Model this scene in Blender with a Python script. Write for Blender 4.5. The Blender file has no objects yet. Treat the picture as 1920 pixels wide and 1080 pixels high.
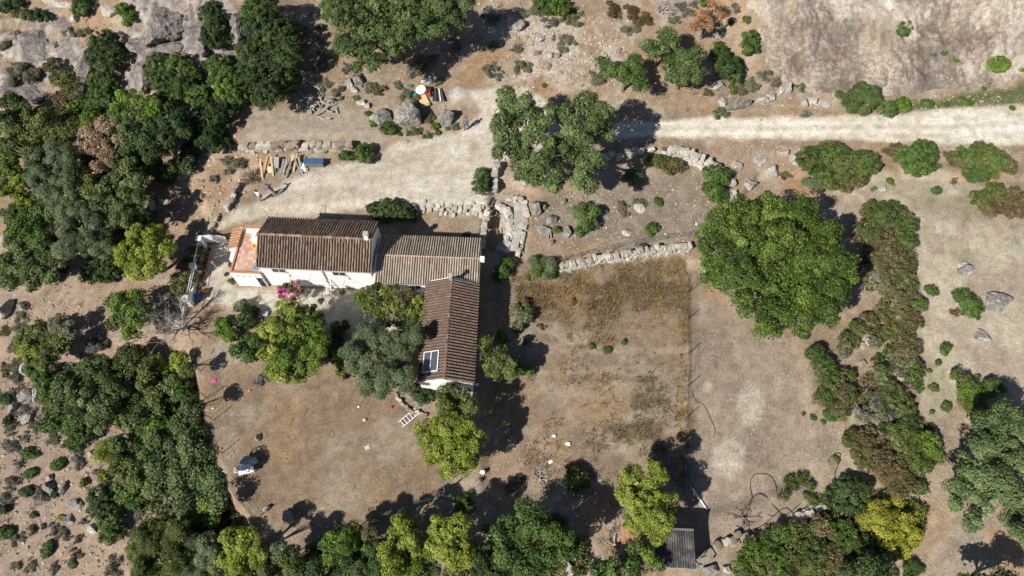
import bpy, bmesh, math, random
import numpy as np
from mathutils import Vector, Matrix

# ------------------------------------------------------------------ camera, sky, sun, exposure
S = bpy.context.scene
FPX, TILT, CAMH = 1250.0, math.radians(27.5), 52.0      # focal length in photo pixels, tilt from straight down, flying height
cd_ = bpy.data.cameras.new('camera'); cam = bpy.data.objects.new('camera', cd_)
S.collection.objects.link(cam); S.camera = cam
cd_.sensor_width = 36.0; cd_.lens = 36.0 * FPX / 1920.0; cd_.clip_end = 2000.0
CAMP = np.array([0.0, -CAMH * math.tan(TILT), CAMH])
cam.location = CAMP; cam.rotation_euler = (TILT, 0, 0)
SUN_EL, SUN_AZ = math.radians(40.0), math.radians(41.0)   # light travels towards azimuth 41 deg from +x
W = bpy.data.worlds.new('World'); S.world = W; W.use_nodes = True
nt = W.node_tree; bg = nt.nodes['Background']
sky = nt.nodes.new('ShaderNodeTexSky'); sky.sky_type = 'NISHITA'; sky.sun_disc = False
sky.sun_elevation = SUN_EL; sky.air_density = .75; sky.dust_density = .3; sky.ozone_density = 1.2
sky.sun_rotation = math.atan2(-math.cos(SUN_AZ), -math.sin(SUN_AZ))
nt.links.new(sky.outputs[0], bg.inputs[0]); bg.inputs[1].default_value = 0.06
sl = bpy.data.lights.new('sun', 'SUN'); sl.energy = 5.0; sl.angle = math.radians(0.53); sl.color = (1.0, 0.955, 0.88)
sun = bpy.data.objects.new('sun', sl); S.collection.objects.link(sun)
ld = Vector((math.cos(SUN_AZ) * math.cos(SUN_EL), math.sin(SUN_AZ) * math.cos(SUN_EL), -math.sin(SUN_EL)))
sun.rotation_euler = ld.to_track_quat('-Z', 'Y').to_euler(); sun.location = (-60, -60, 80)
S.view_settings.view_transform = 'Standard'; S.view_settings.look = 'None'
S.view_settings.exposure = 0.52; S.view_settings.gamma = 1.0; S.view_settings.use_curve_mapping = False

C = S.collection
RNG = np.random.default_rng(7)
random.seed(11)
PI = math.pi

# ------------------------------------------------------------------ helpers: noise, terrain, placement
def _hash(i, j, s):
    n = (i.astype(np.int64) * 374761393 + j.astype(np.int64) * 668265263 + s * 1442695041) & 0x7fffffff
    n = ((n ^ (n >> 13)) * 1274126177) & 0x7fffffff
    return ((n ^ (n >> 16)) & 0xffffff) / float(0xffffff)
def vnoise(x, y, f, s=0):
    x = np.asarray(x, float) * f; y = np.asarray(y, float) * f
    i = np.floor(x); j = np.floor(y); u = x - i; v = y - j
    u = u * u * (3 - 2 * u); v = v * v * (3 - 2 * v)
    a = _hash(i, j, s); b = _hash(i + 1, j, s); c = _hash(i, j + 1, s); d = _hash(i + 1, j + 1, s)
    return (a * (1 - u) + b * u) * (1 - v) + (c * (1 - u) + d * u) * v
def fbm(x, y, f, s=0, o=4, g=.5):
    t = 0; a = 1; n = 0
    for k in range(o):
        t = t + a * vnoise(x, y, f * 2 ** k, s + 17 * k); n += a; a *= g
    return t / n
def sstep(a, b, x):
    t = np.clip((x - a) / (b - a), 0, 1); return t * t * (3 - 2 * t)
def splus(x, k=1.2):
    return np.where(x > 20, x, np.log1p(np.exp(np.clip(x / k, -30, 30))) * k)
def inpoly(u, v, poly):
    """signed distance to a polygon, positive inside"""
    p = np.array(poly, float); q = np.roll(p, -1, 0)
    d = np.full(np.shape(u), 1e9); ins = np.zeros(np.shape(u), bool)
    for (ax, ay), (bx, by) in zip(p, q):
        ex, ey = bx - ax, by - ay
        t = np.clip(((u - ax) * ex + (v - ay) * ey) / (ex * ex + ey * ey + 1e-9), 0, 1)
        d = np.minimum(d, np.hypot(u - ax - t * ex, v - ay - t * ey))
        if ay != by:
            c = ((ay > v) != (by > v)) & (u < (bx - ax) * (v - ay) / (by - ay) + ax)
            ins ^= c
    return np.where(ins, d, -d)
ct, st = math.cos(TILT), math.sin(TILT)
def flat(pts):
    """plan outline of a zone, read off the photograph on the level plane"""
    out = []
    for px, py in pts:
        dx, dy = px - 960, 540 - py
        d = np.array([dx, dy * ct + FPX * st, dy * st - FPX * ct]); t = -CAMP[2] / d[2]
        out.append((CAMP[0] + t * d[0], CAMP[1] + t * d[1]))
    return out
UPPER = flat([(380, 432), (430, 418), (480, 398), (600, 396), (700, 388), (785, 392), (915, 392), (928, 345), (960, 345), (1010, 372), (1130, 335), (1250, 292), (1335, 325), (1370, 352),
              (1372, 395), (1420, 330), (1920, 340), (1920, -200), (0, -200), (0, 250), (300, 300), (390, 390)])
LOT = flat([(250, 283), (462, 283), (660, 279), (760, 272), (960, 268), (960, -60), (250, -60)])
GARDEN = flat([(990, 372), (1130, 335), (1250, 292), (1335, 325), (1370, 352), (1372, 395), (1300, 474), (1050, 506), (985, 482)])
FIELD = flat([(920, 520), (1050, 512), (1290, 482), (1500, 560), (1540, 900), (1300, 980), (900, 920), (905, 740)])
WEST = flat([(350, 540), (358, 640), (368, 690), (384, 770), (404, 860), (440, 935), (500, 1010), (500, 1300), (-900, 1300), (-900, 540)])
def terr(x, y):
    x = np.asarray(x, float); y = np.asarray(y, float)
    z = .16 * splus(y - 13, 2.) - .10 * splus(-25 - x, 2.) - .08 * splus(-11 - y, 2.)
    z = z + .55 * sstep(-.3, .3, inpoly(x, y, UPPER)) + .9 * sstep(-.25, .35, inpoly(x, y, LOT)) * sstep(-8, -15, x) * sstep(-37, -29, x) * sstep(34, 17, y)
    z = z + .32 * sstep(-.3, .3, inpoly(x, y, GARDEN)) - .45 * sstep(-.3, .8, inpoly(x, y, FIELD))
    z = z + .42 * splus(y - 23.2, 1.0) * sstep(21, 26, x) + .25 * splus(y - 22, 2.) * sstep(-20, -28, x)
    z = z - 2.1 * sstep(-.2, 1.7, inpoly(x, y, WEST)) * sstep(-54, -31, x) * sstep(-3, -8, y)
    z = z + .35 * sstep(22, 40, x) * sstep(16, 6, y)
    z = z + .5 * (fbm(x, y, .09, 3, 3) - .5) * sstep(6, 16, np.abs(y) * .9 + np.abs(x + 12) * .35)
    return z
_GX, _GY, _GS = -90.0, -45.0, .16
_gx = np.arange(_GX, 90, _GS); _gy = np.arange(_GY, 70, _GS)
_TG = terr(*np.meshgrid(_gx, _gy))                      # the terrain sampled once, for quick look-up
def gz(x, y):
    fx = min(max((x - _GX) / _GS, 0), len(_gx) - 2); fy = min(max((y - _GY) / _GS, 0), len(_gy) - 2); i, j = int(fx), int(fy); u = fx - i; v = fy - j
    return float((_TG[j, i] * (1 - u) + _TG[j, i + 1] * u) * (1 - v) + (_TG[j + 1, i] * (1 - u) + _TG[j + 1, i + 1] * u) * v)
def P(px, py, h=0.0):
    """world point where the sight line through a photo pixel meets the terrain raised by h"""
    dx, dy = px - 960.0, 540.0 - py
    d = np.array([dx, dy * ct + FPX * st, dy * st - FPX * ct])
    z = h
    for _ in range(14):
        t = (z - CAMP[2]) / d[2]; p = CAMP + t * d
        z = .5 * z + .5 * (gz(p[0], p[1]) + h)
    p[2] = gz(p[0], p[1]) + h
    return p
def pxof(x, y, z):
    qx = x - CAMP[0]; qy = y - CAMP[1]; qz = z - CAMP[2]
    w = qy * st - qz * ct
    return 960 + FPX * qx / w, 540 - FPX * (qy * ct + qz * st) / w
def mpp(p):
    return ((p[1] - CAMP[1]) * st - (p[2] - CAMP[2]) * ct) / FPX

# ------------------------------------------------------------------ helpers: objects and meshes
def link(o, parent=None):
    C.objects.link(o)
    if parent is not None: o.parent = parent
    return o
def tag(o, label=None, cat=None, group=None, kind=None):
    if label: o['label'] = label
    if cat:
        o['category'] = cat; kind = kind or 'thing'
    if group: o['group'] = group
    if kind: o['kind'] = kind
    return o
def empty(name, loc=(0, 0, 0), rz=0.0, label=None, cat=None, group=None):
    o = bpy.data.objects.new(name, None); o.empty_display_size = .3
    o.location = loc; o.rotation_euler = (0, 0, rz); link(o)
    return tag(o, label, cat, group)
def mesh_np(name, V, Fq, mats, tint=None, mi=None, smooth=False):
    """mesh from numpy: V (n,3), Fq (m,4) or (m,3) faces"""
    me = bpy.data.meshes.new(name); n, m = len(V), len(Fq); k = Fq.shape[1]
    me.vertices.add(n); me.vertices.foreach_set('co', np.ascontiguousarray(V, np.float32).ravel())
    me.loops.add(m * k); me.loops.foreach_set('vertex_index', np.ascontiguousarray(Fq, np.int32).ravel())
    me.polygons.add(m); me.polygons.foreach_set('loop_start', np.arange(0, m * k, k, dtype=np.int32))
    me.polygons.foreach_set('loop_total', np.full(m, k, np.int32))
    for mt in (mats if isinstance(mats, (list, tuple)) else [mats]): me.materials.append(mt)
    if mi is not None: me.polygons.foreach_set('material_index', np.ascontiguousarray(mi, np.int32))
    me.polygons.foreach_set('use_smooth', np.full(m, bool(smooth)))
    me.update(calc_edges=True)
    if tint is not None:
        a = me.attributes.new('tint', 'FLOAT', 'FACE'); a.data.foreach_set('value', np.ascontiguousarray(tint, np.float32))
    return me
class MB:
    """collects boxes, tubes and prisms and links them as one mesh object"""
    def __init__(s): s.v = []; s.f = []; s.m = []
    def add(s, vs, fs, m=0):
        b = len(s.v); s.v += [tuple(map(float, v)) for v in vs]; s.f += [tuple(i + b for i in f) for f in fs]; s.m += [m] * len(fs); return s
    def box(s, x0, x1, y0, y1, z0, z1, m=0):
        return s.add([(x0, y0, z0), (x1, y0, z0), (x1, y1, z0), (x0, y1, z0), (x0, y0, z1), (x1, y0, z1), (x1, y1, z1), (x0, y1, z1)],
                     [(3, 2, 1, 0), (4, 5, 6, 7), (0, 1, 5, 4), (1, 2, 6, 5), (2, 3, 7, 6), (3, 0, 4, 7)], m)
    def prism(s, pts, z0, z1, m=0):
        n = len(pts)
        return s.add([(x, y, z0) for x, y in pts] + [(x, y, z1) for x, y in pts],
                     [tuple(range(n))[::-1], tuple(range(n, 2 * n))] + [(i, (i + 1) % n, n + (i + 1) % n, n + i) for i in range(n)], m)
    def tube(s, pts, r, n=6, m=0, cap=True):
        pts = [Vector(p) for p in pts]; rr = r if isinstance(r, (list, tuple)) else [r] * len(pts)
        vs = []; fs = []
        for i, p in enumerate(pts):
            d = (pts[min(i + 1, len(pts) - 1)] - pts[max(i - 1, 0)])
            if d.length < 1e-6: d = Vector((0, 0, 1))
            d.normalize(); a = d.orthogonal().normalized() if i == 0 else (a - d * a.dot(d)).normalized()
            b = d.cross(a)
            for k in range(n):
                t = 2 * PI * k / n; vs.append(p + (a * math.cos(t) + b * math.sin(t)) * rr[i])
            if i:
                o = (i - 1) * n
                fs += [(o + k, o + (k + 1) % n, o + n + (k + 1) % n, o + n + k) for k in range(n)]
        if cap: fs += [tuple(range(n))[::-1], tuple(range(len(vs) - n, len(vs)))]
        return s.add(vs, fs, m)
    def lathe(s, prof, n=16, c=(0, 0, 0), m=0):
        vs = []; fs = []
        for r, z in prof:
            vs += [(c[0] + r * math.cos(2 * PI * k / n), c[1] + r * math.sin(2 * PI * k / n), c[2] + z) for k in range(n)]
        for i in range(len(prof) - 1):
            fs += [(i * n + k, i * n + (k + 1) % n, (i + 1) * n + (k + 1) % n, (i + 1) * n + k) for k in range(n)]
        return s.add(vs, fs + [tuple(range(n))[::-1], tuple(range(len(vs) - n, len(vs)))], m)
    def build(s, name, mats, parent=None, smooth=False, loc=None, rz=None, bevel=0):
        me = bpy.data.meshes.new(name); me.from_pydata(s.v, [], s.f)
        for mt in (mats if isinstance(mats, (list, tuple)) else [mats]): me.materials.append(mt)
        me.polygons.foreach_set('material_index', s.m)
        if smooth: me.polygons.foreach_set('use_smooth', [True] * len(s.f))
        me.update(); o = bpy.data.objects.new(name, me); link(o, parent)
        if loc is not None: o.location = loc
        if rz is not None: o.rotation_euler = (0, 0, rz)
        if bevel:
            b = o.modifiers.new('bevel', 'BEVEL'); b.width = bevel; b.segments = 2; b.limit_method = 'ANGLE'
        return o

# ------------------------------------------------------------------ materials
def nmat(name):
    m = bpy.data.materials.new(name); m.use_nodes = True; t = m.node_tree
    return m, t, t.nodes['Principled BSDF']
def N(t, k, **kw):
    n = t.nodes.new(k)
    for a, b in kw.items(): setattr(n, a, b)
    return n
def ramp(t, stops):
    r = t.nodes.new('ShaderNodeValToRGB'); e = r.color_ramp.elements
    while len(e) < len(stops): e.new(.5)
    for q, (p, c) in zip(e, stops): q.position = p; q.color = (*c, 1)
    return r
def mixc(t, f, a, b, mode='MIX'):
    n = t.nodes.new('ShaderNodeMix'); n.data_type = 'RGBA'; n.blend_type = mode
    for s, v in ((0, f), (6, a), (7, b)):
        if hasattr(v, 'is_output'): t.links.new(v, n.inputs[s])
        elif isinstance(v, (tuple, list)): n.inputs[s].default_value = (*v, 1)
        else: n.inputs[s].default_value = v
    return n.outputs[2]
def noise(t, scale, detail=4, rough=.6, coord='Object', dim=None):
    tc = t.nodes.new('ShaderNodeTexCoord'); n = t.nodes.new('ShaderNodeTexNoise')
    n.inputs['Scale'].default_value = scale; n.inputs['Detail'].default_value = detail; n.inputs['Roughness'].default_value = rough
    t.links.new(tc.outputs[coord], n.inputs['Vector']); return n.outputs[0]
def bump(t, b, h, strength=.4, dist=.03):
    n = t.nodes.new('ShaderNodeBump'); n.inputs['Strength'].default_value = strength; n.inputs['Distance'].default_value = dist
    t.links.new(h, n.inputs['Height']); t.links.new(n.outputs[0], b.inputs['Normal'])
def simple(name, c, rough=.6, var=.12, scale=6., metal=0., bmp=.0, spec=.35):
    """one colour with cloudy variation"""
    m, t, b = nmat(name)
    lo = tuple(x * (1 - var) for x in c); hi = tuple(min(1, x * (1 + var)) for x in c)
    r = ramp(t, [(.3, lo), (.7, hi)]); nz = noise(t, scale, 5); t.links.new(nz, r.inputs[0])
    t.links.new(r.outputs[0], b.inputs['Base Color']); b.inputs['Roughness'].default_value = rough; b.inputs['Metallic'].default_value = metal
    b.inputs['Specular IOR Level'].default_value = spec
    if bmp: bump(t, b, noise(t, scale * 3, 4), bmp, .02)
    return m
def leafmat(name, stops, rough=.6, trans=.16):
    m, t, b = nmat(name)
    a = N(t, 'ShaderNodeAttribute', attribute_name='tint'); r = ramp(t, [(i / (len(stops) - 1), c) for i, c in enumerate(stops)])
    t.links.new(a.outputs['Fac'], r.inputs[0]); t.links.new(r.outputs[0], b.inputs['Base Color'])
    b.inputs['Roughness'].default_value = rough; b.inputs['Specular IOR Level'].default_value = .25
    tr = t.nodes.new('ShaderNodeBsdfTranslucent'); t.links.new(r.outputs[0], tr.inputs[0])
    mx = t.nodes.new('ShaderNodeMixShader'); mx.inputs[0].default_value = trans
    t.links.new(b.outputs[0], mx.inputs[1]); t.links.new(tr.outputs[0], mx.inputs[2])
    t.links.new(mx.outputs[0], t.nodes['Material Output'].inputs[0]); return m
def tintmat(name, stops, rough=.85, nscale=14., namt=.35, bmp=.3, lichen=None):
    """colour per piece from the tint attribute, broken up by fine noise"""
    m, t, b = nmat(name)
    a = N(t, 'ShaderNodeAttribute', attribute_name='tint'); r = ramp(t, [(i / (len(stops) - 1), c) for i, c in enumerate(stops)])
    t.links.new(a.outputs['Fac'], r.inputs[0])
    nz = noise(t, nscale, 6, .7); d = ramp(t, [(.25, (1 - namt,) * 3), (.75, (1 + namt * .4,) * 3)]); t.links.new(nz, d.inputs[0])
    c = mixc(t, 1.0, r.outputs[0], d.outputs[0], 'MULTIPLY')
    if lichen:
        n2 = noise(t, lichen[1], 8, .75); k = ramp(t, [(lichen[2], (0, 0, 0)), (lichen[2] + .1, (1, 1, 1))]); t.links.new(n2, k.inputs[0])
        c = mixc(t, k.outputs[0], c, lichen[0])
    t.links.new(c, b.inputs['Base Color']); b.inputs['Roughness'].default_value = rough; b.inputs['Specular IOR Level'].default_value = .2
    if bmp: bump(t, b, nz, bmp, .03)
    return m
def rockmat(name, base, dark, light, orange=None, scale=1.2, orange_at=.6):
    m, t, b = nmat(name)
    n1 = noise(t, scale, 8, .65); r = ramp(t, [(.32, dark), (.5, base), (.68, light)]); t.links.new(n1, r.inputs[0]); c = r.outputs[0]
    if orange:
        n2 = noise(t, scale * .55, 5, .6); k = ramp(t, [(orange_at, (0, 0, 0)), (orange_at + .12, (1, 1, 1))]); t.links.new(n2, k.inputs[0])
        c = mixc(t, k.outputs[0], c, orange)
    n3 = noise(t, scale * 4.5, 9, .8); d = ramp(t, [(.34, (.42,) * 3), (.5, (.95,) * 3), (.66, (1.35,) * 3)]); t.links.new(n3, d.inputs[0])
    c = mixc(t, .9, c, d.outputs[0], 'MULTIPLY')
    t.links.new(c, b.inputs['Base Color']); b.inputs['Roughness'].default_value = .95; b.inputs['Specular IOR Level'].default_value = .1
    bump(t, b, n3, .9, .14); return m
LEAF = {
 'oak':    leafmat('leaf_oak', [(.032, .053, .017), (.088, .130, .038), (.195, .245, .085)]),
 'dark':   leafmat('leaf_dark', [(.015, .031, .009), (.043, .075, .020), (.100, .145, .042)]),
 'bright': leafmat('leaf_bright', [(.024, .050, .010), (.068, .120, .024), (.145, .21, .050)]),
 'lime':   leafmat('leaf_lime', [(.035, .075, .008), (.105, .175, .022), (.24, .31, .050)]),
 'yellow': leafmat('leaf_yellow', [(.075, .105, .012), (.20, .245, .030), (.37, .405, .080)]),
 'gold':   leafmat('leaf_gold', [(.11, .115, .014), (.26, .26, .030), (.43, .41, .07)]),
 'ash':    leafmat('leaf_ash', [(.022, .046, .008), (.068, .115, .017), (.21, .265, .048)]),
 'olive':  leafmat('leaf_olive', [(.055, .080, .034), (.135, .172, .080), (.26, .30, .165)]),
 'sage':   leafmat('leaf_sage', [(.042, .072, .024), (.105, .152, .052), (.21, .265, .105)]),
 'grey':   leafmat('leaf_grey', [(.085, .079, .062), (.17, .158, .126), (.28, .262, .215)], trans=.08),
 'ogrey':  leafmat('leaf_olive_grey', [(.075, .078, .046), (.16, .158, .098), (.27, .26, .17)], trans=.1),
 'moss':   leafmat('leaf_moss', [(.036, .054, .012), (.098, .126, .030), (.195, .222, .062)]),
 'brown':  leafmat('leaf_brown', [(.060, .050, .022), (.135, .108, .048), (.22, .18, .09)], trans=.08),
 'rust':   leafmat('leaf_rust', [(.066, .047, .022), (.135, .097, .046), (.21, .158, .08)], trans=.08),
 'tan':    leafmat('leaf_tan', [(.22, .14, .08), (.36, .26, .165), (.50, .39, .26)], trans=.1),
 'orange': leafmat('leaf_orange', [(.20, .09, .04), (.34, .18, .09), (.46, .28, .16)], trans=.1),
 'pink':   leafmat('flower_pink', [(.55, .03, .22), (.75, .08, .38), (.85, .20, .50)], trans=.3),
}
BARK = simple('bark', (.16, .125, .095), .95, .4, 8, bmp=.5)
PALEBARK = simple('bark_pale', (.36, .33, .29), .95, .3, 8, bmp=.4)
DEADWOOD = simple('dead_wood', (.30, .265, .225), .95, .35, 9, bmp=.4)
WHITE = simple('whitewash', (.80, .79, .76), .85, .05, 1.3, bmp=.15)
WHITEPAINT = simple('white_paint', (.78, .78, .77), .45, .05, 3)
BLUETRIM = simple('pale_blue_trim', (.33, .47, .55), .6, .15, 3)
DARKGLASS = simple('window_glass', (.03, .04, .05), .12, .2, 2, spec=.6)
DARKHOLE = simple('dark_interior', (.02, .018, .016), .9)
TILE_RED = tintmat('roof_tile_brown', [(.07, .052, .040), (.21, .150, .108), (.36, .272, .205), (.50, .42, .335)], .9, 9, .5, .4, ((.36, .30, .22), 5, .62))
TILE_GREY = tintmat('roof_tile_pale', [(.14, .10, .072), (.36, .288, .218), (.50, .428, .342), (.60, .545, .465)], .9, 8, .45, .4, ((.50, .455, .385), 1.2, .58))
TILE_DARK = tintmat('roof_tile_dark', [(.09, .062, .049), (.165, .112, .084), (.24, .175, .135)], .85, 10, .4, .3, ((.34, .29, .24), 7, .68))
RIDGEM = tintmat('ridge_tile', [(.17, .10, .07), (.27, .17, .115), (.42, .34, .27)], .9, 8, .4, .3)
TERRACOTTA = simple('terracotta', (.42, .18, .10), .85, .2, 8)
TERRAFLOOR = tintmat('terracotta_floor', [(.44, .25, .18), (.53, .33, .25), (.61, .42, .34)], .85, 3, .25, .1)
METAL = simple('grey_metal', (.30, .30, .30), .45, .15, 5, .6)
DARKMETAL = simple('dark_metal', (.05, .05, .05), .6, .2, 5, .3)
CONCRETE = simple('concrete', (.36, .335, .30), .95, .2, 2, bmp=.3)
GREENNET = simple('green_netting', (.05, .14, .10), .8, .2, 3)
STONE = tintmat('wall_stone', [(.24, .19, .145), (.38, .33, .265), (.50, .455, .385)], .95, 7, .55, .6, ((.60, .56, .49), 4, .66))
STONEW = tintmat('wall_stone_pale', [(.31, .272, .225), (.46, .42, .36), (.60, .565, .50)], .95, 5, .6, .6, ((.24, .215, .18), 3, .64))
GRAVEL = tintmat('loose_stone', [(.22, .17, .125), (.34, .28, .215), (.52, .46, .38)], .95, 10, .3, .3)
ROCKG = rockmat('rock_grey', (.285, .262, .235), (.155, .14, .128), (.43, .405, .365), (.40, .28, .18), 1.1, .64)
ROCKW = rockmat('rock_pale', (.46, .42, .37), (.30, .27, .24), (.60, .57, .52), None, 1.4)
ROCKP = rockmat('rock_slab', (.235, .205, .185), (.125, .108, .10), (.36, .325, .295), (.36, .26, .18), 1.6, .66)
WOODT = tintmat('plank_tan', [(.42, .26, .13), (.55, .37, .20), (.62, .46, .29)], .8, 12, .3, .2)
WOODG = tintmat('plank_grey', [(.17, .16, .15), (.26, .25, .24), (.36, .35, .34)], .85, 12, .35, .2)
BLUEPL = simple('blue_plastic', (.04, .22, .55), .4, .1, 3)
BLUEDK = simple('blue_cover', (.045, .10, .21), .5, .2, 3)
YELLOWB = simple('yellow_board', (.66, .48, .24), .8, .08, 3)
REDPL = simple('red_plastic', (.40, .06, .06), .5, .15, 4)
PINKPL = simple('pink_plastic', (.75, .08, .35), .5, .1, 4)
ORANGEP = simple('orange_plastic', (.75, .22, .05), .5, .1, 4)
YELLOWP = simple('yellow_plastic', (.75, .50, .05), .5, .1, 4)
BLACKHOSE = simple('black_hose', (.015, .015, .016), .6, .2, 4)
RUBBER = simple('rubber', (.02, .02, .02), .85, .2, 8)

# ------------------------------------------------------------------ the ground
def axis(a, b, st_, far):
    core = np.arange(a, b + 1e-6, st_); ext = np.array([1, 3, 6, 11, 20, 35, 60, 100.])
    return np.concatenate([a - ext[::-1], core, core[-1] + ext])
ZONES = {
 'road': [(1100, 252), (1160, 230), (1300, 222), (1440, 222), (1600, 218), (1760, 206), (1920, 198), (2100, 190), (2100, 275), (1920, 268), (1760, 270), (1600, 260), (1440, 260), (1300, 257), (1200, 256), (1130, 264)],
 'drive': [(880, 178), (930, 162), (990, 168), (1050, 220), (1130, 235), (1120, 262), (1020, 285), (945, 300), (928, 345), (915, 388), (780, 388), (690, 390), (600, 402), (490, 410), (440, 425), (410, 432), (440, 398), (485, 385), (540, 340), (620, 316), (715, 297), (742, 268), (800, 264), (870, 244), (905, 212)],
 'lot': [(452, 218), (480, 206), (560, 190), (640, 200), (700, 228), (745, 258), (735, 285), (650, 272), (462, 274)],
 'pave': [(395, 458), (440, 455), (440, 540), (640, 545), (705, 540), (800, 545), (790, 620), (640, 625), (600, 600), (480, 580), (430, 575), (375, 562), (385, 510)],
 'yard': [(380, 690), (480, 685), (640, 690), (740, 735), (790, 790), (835, 900), (825, 935), (700, 980), (640, 1000), (500, 980), (440, 890), (395, 800)],
 'field': [(955, 515), (1290, 478), (1292, 920), (1200, 900), (1000, 900), (925, 800), (925, 700), (985, 650)],
 'strip': [(1292, 540), (1330, 560), (1420, 620), (1500, 650), (1540, 760), (1575, 880), (1540, 950), (1400, 1000), (1320, 985), (1292, 900)],
 'east': [(1540, 370), (1640, 340), (1760, 325), (2000, 400), (2000, 790), (1800, 720), (1745, 830), (1715, 700), (1715, 450), (1640, 372)],
 'south': [(1690, 900), (1760, 830), (1800, 960), (2000, 1010), (2000, 1200), (1730, 1200), (1730, 960)],
 'garden': [(985, 378), (1130, 350), (1330, 320), (1350, 440), (1150, 485), (985, 485)],
 'verge': [(1680, 190), (1760, 186), (1925, 160), (1990, 170), (1990, 205), (1900, 203), (1800, 207), (1690, 210)],
 'left': [(-200, 560), (150, 560), (330, 590), (360, 700), (300, 1200), (-300, 1200)],
 'bank': [(280, 320), (380, 280), (450, 250), (520, 300), (420, 420), (370, 450), (300, 430)],
 'scree': [(940, 40), (1180, 20), (1180, 120), (1100, 160), (960, 150)],
 'crags': [(0, 35), (100, 25), (150, 60), (185, 75), (180, 190), (120, 110), (60, 200), (-100, 200), (-100, 40)],
 'crags2': [(235, -100), (520, -100), (480, 20), (470, 100), (420, 200), (360, 200), (300, 180), (240, 120)],
 'ruin': [(925, 375), (985, 375), (985, 480), (905, 480)],
}
def zmask(u, v, name, soft=10., warp=None):
    uu, vv = (u, v) if warp is None else (u + warp[0], v + warp[1])
    return sstep(-soft, soft, inpoly(uu, vv, ZONES[name]))
def build_ground():
    xs = axis(-64, 64, .26, 160); ys = axis(-29, 46, .26, 160)
    X, Y = np.meshgrid(xs, ys); sh = X.shape; x = X.ravel(); y = Y.ravel(); z = terr(x, y)
    u, v = pxof(x, y, z)
    behind = (y < -60); u = np.where(behind, 960 + x * 18, u); v = np.where(behind, 2000, v)
    w1 = (fbm(x, y, .35, 41, 3) - .5) * 46; w2 = (fbm(x, y, .35, 47, 3) - .5) * 46; wp = (w1, w2)
    n1 = fbm(x, y, .12, 5, 4); n2 = fbm(x, y, .5, 9, 4); n3 = fbm(x, y, 1.7, 13, 3); n4 = fbm(x, y, .28, 21, 4)
    c = np.array([.285, .205, .135])[None, :] * np.ones((x.size, 1))
    def lay(col, m):
        nonlocal c
        m = np.clip(m, 0, 1)[:, None]; c = c * (1 - m) + np.array(col)[None, :] * m
    # soil: greyer, paler and rustier patches
    lay((.34, .275, .205), sstep(.45, .62, n2)); lay((.30, .185, .10), sstep(.56, .72, n4) * .8); lay((.215, .165, .115), sstep(.52, .68, n1) * .6)
    L = zmask(u, v, 'left', 40); lay((.33, .245, .185), L * .7); lay((.265, .19, .15), L * sstep(.5, .65, n2) * .6)
    B = zmask(u, v, 'bank', 22, wp); lay((.34, .225, .14), B * .8); lay((.40, .30, .21), B * sstep(.5, .66, n2) * .8)
    lay((.42, .36, .295), zmask(u, v, 'scree', 26, wp) * sstep(.36, .6, n2 * .6 + n3 * .4))
    K = np.maximum(zmask(u, v, 'crags', 14, wp), zmask(u, v, 'crags2', 14, wp)); rk = fbm(x, y, .55, 171, 5, .6)
    lay((.235, .20, .185), K * sstep(.36, .48, rk) * .95); lay((.33, .295, .265), K * sstep(.5, .6, fbm(x, y, 1.1, 173, 4)) * sstep(.40, .5, rk) * .8); lay((.12, .10, .095), K * sstep(.53, .60, fbm(x, y, 1.0, 175, 5, .7)) * .85); lay((.42, .38, .335), K * sstep(.56, .62, fbm(x, y, 1.6, 179, 4, .7)) * .7); lay((.27, .20, .13), K * sstep(.58, .66, fbm(x, y, .5, 189, 4)) * .8)
    # garden between the walls
    G = zmask(u, v, 'garden', 16, wp); lay((.215, .175, .135), G * .9); lay((.31, .20, .12), G * sstep(.5, .64, n4) * .8); lay((.28, .235, .185), G * sstep(.52, .66, n3) * .6)
    # yard
    Yd = zmask(u, v, 'yard', 14, wp); lay((.225, .160, .108), Yd); lay((.275, .185, .105), Yd * sstep(.47, .62, n4) * .8)
    lay((.275, .215, .16), Yd * sstep(.5, .66, fbm(x, y, .22, 77, 3)) * .9); lay((.19, .145, .095), Yd * sstep(.5, .66, n2) * .5)
    # field
    Fd = zmask(u, v, 'field', 10, wp); lay((.225, .165, .115), Fd)
    upf = sstep(640, 560, v + w2 * .7); och = sstep(.42, .60, n2 * .55 + n4 * .45)
    lay((.225, .150, .068), Fd * och * upf * .9); lay((.125, .095, .058), Fd * sstep(.46, .56, fbm(x, y, .7, 61, 4)) * upf * .85)
    row = .5 + .5 * np.sin(y * 3.3 + n2 * 3); lay((.30, .235, .17), Fd * (1 - upf) * sstep(.55, .95, row) * sstep(600, 650, v) * sstep(790, 700, v) * .8)
    dk = sstep(.44, .60, fbm(x, y, .45, 63, 4)) * sstep(1090, 1160, u + w1) * (1 - upf * .5); lay((.120, .095, .062), Fd * dk * .9); lay((.33, .265, .20), Fd * (1 - upf) * sstep(.54, .64, fbm(x, y * 2.2, .4, 193, 4)) * .7)
    lay((.27, .185, .095), Fd * sstep(.5, .64, n4) * (1 - upf) * .6); lay((.25, .16, .07), Fd * sstep(1262, 1278, u) * sstep(.4, .55, n2) * .55)
    # strip east of the wire fence
    St = zmask(u, v, 'strip', 9, wp); lay((.285, .225, .168), St); lay((.21, .165, .125), St * sstep(.46, .62, n2) * .6); lay((.31, .25, .19), St * sstep(.5, .65, n4) * .6)
    for (cx, cy, rx, ry) in ((1365, 862, 30, 36), (1412, 765, 22, 44), (1330, 730, 10, 12)):
        lay((.41, .36, .285), sstep(1.15, .8, np.hypot((u - cx + w1 * .6) / rx, (v - cy + w2 * .6) / ry) + .6 * (n3 - .5)) * .95)
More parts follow.
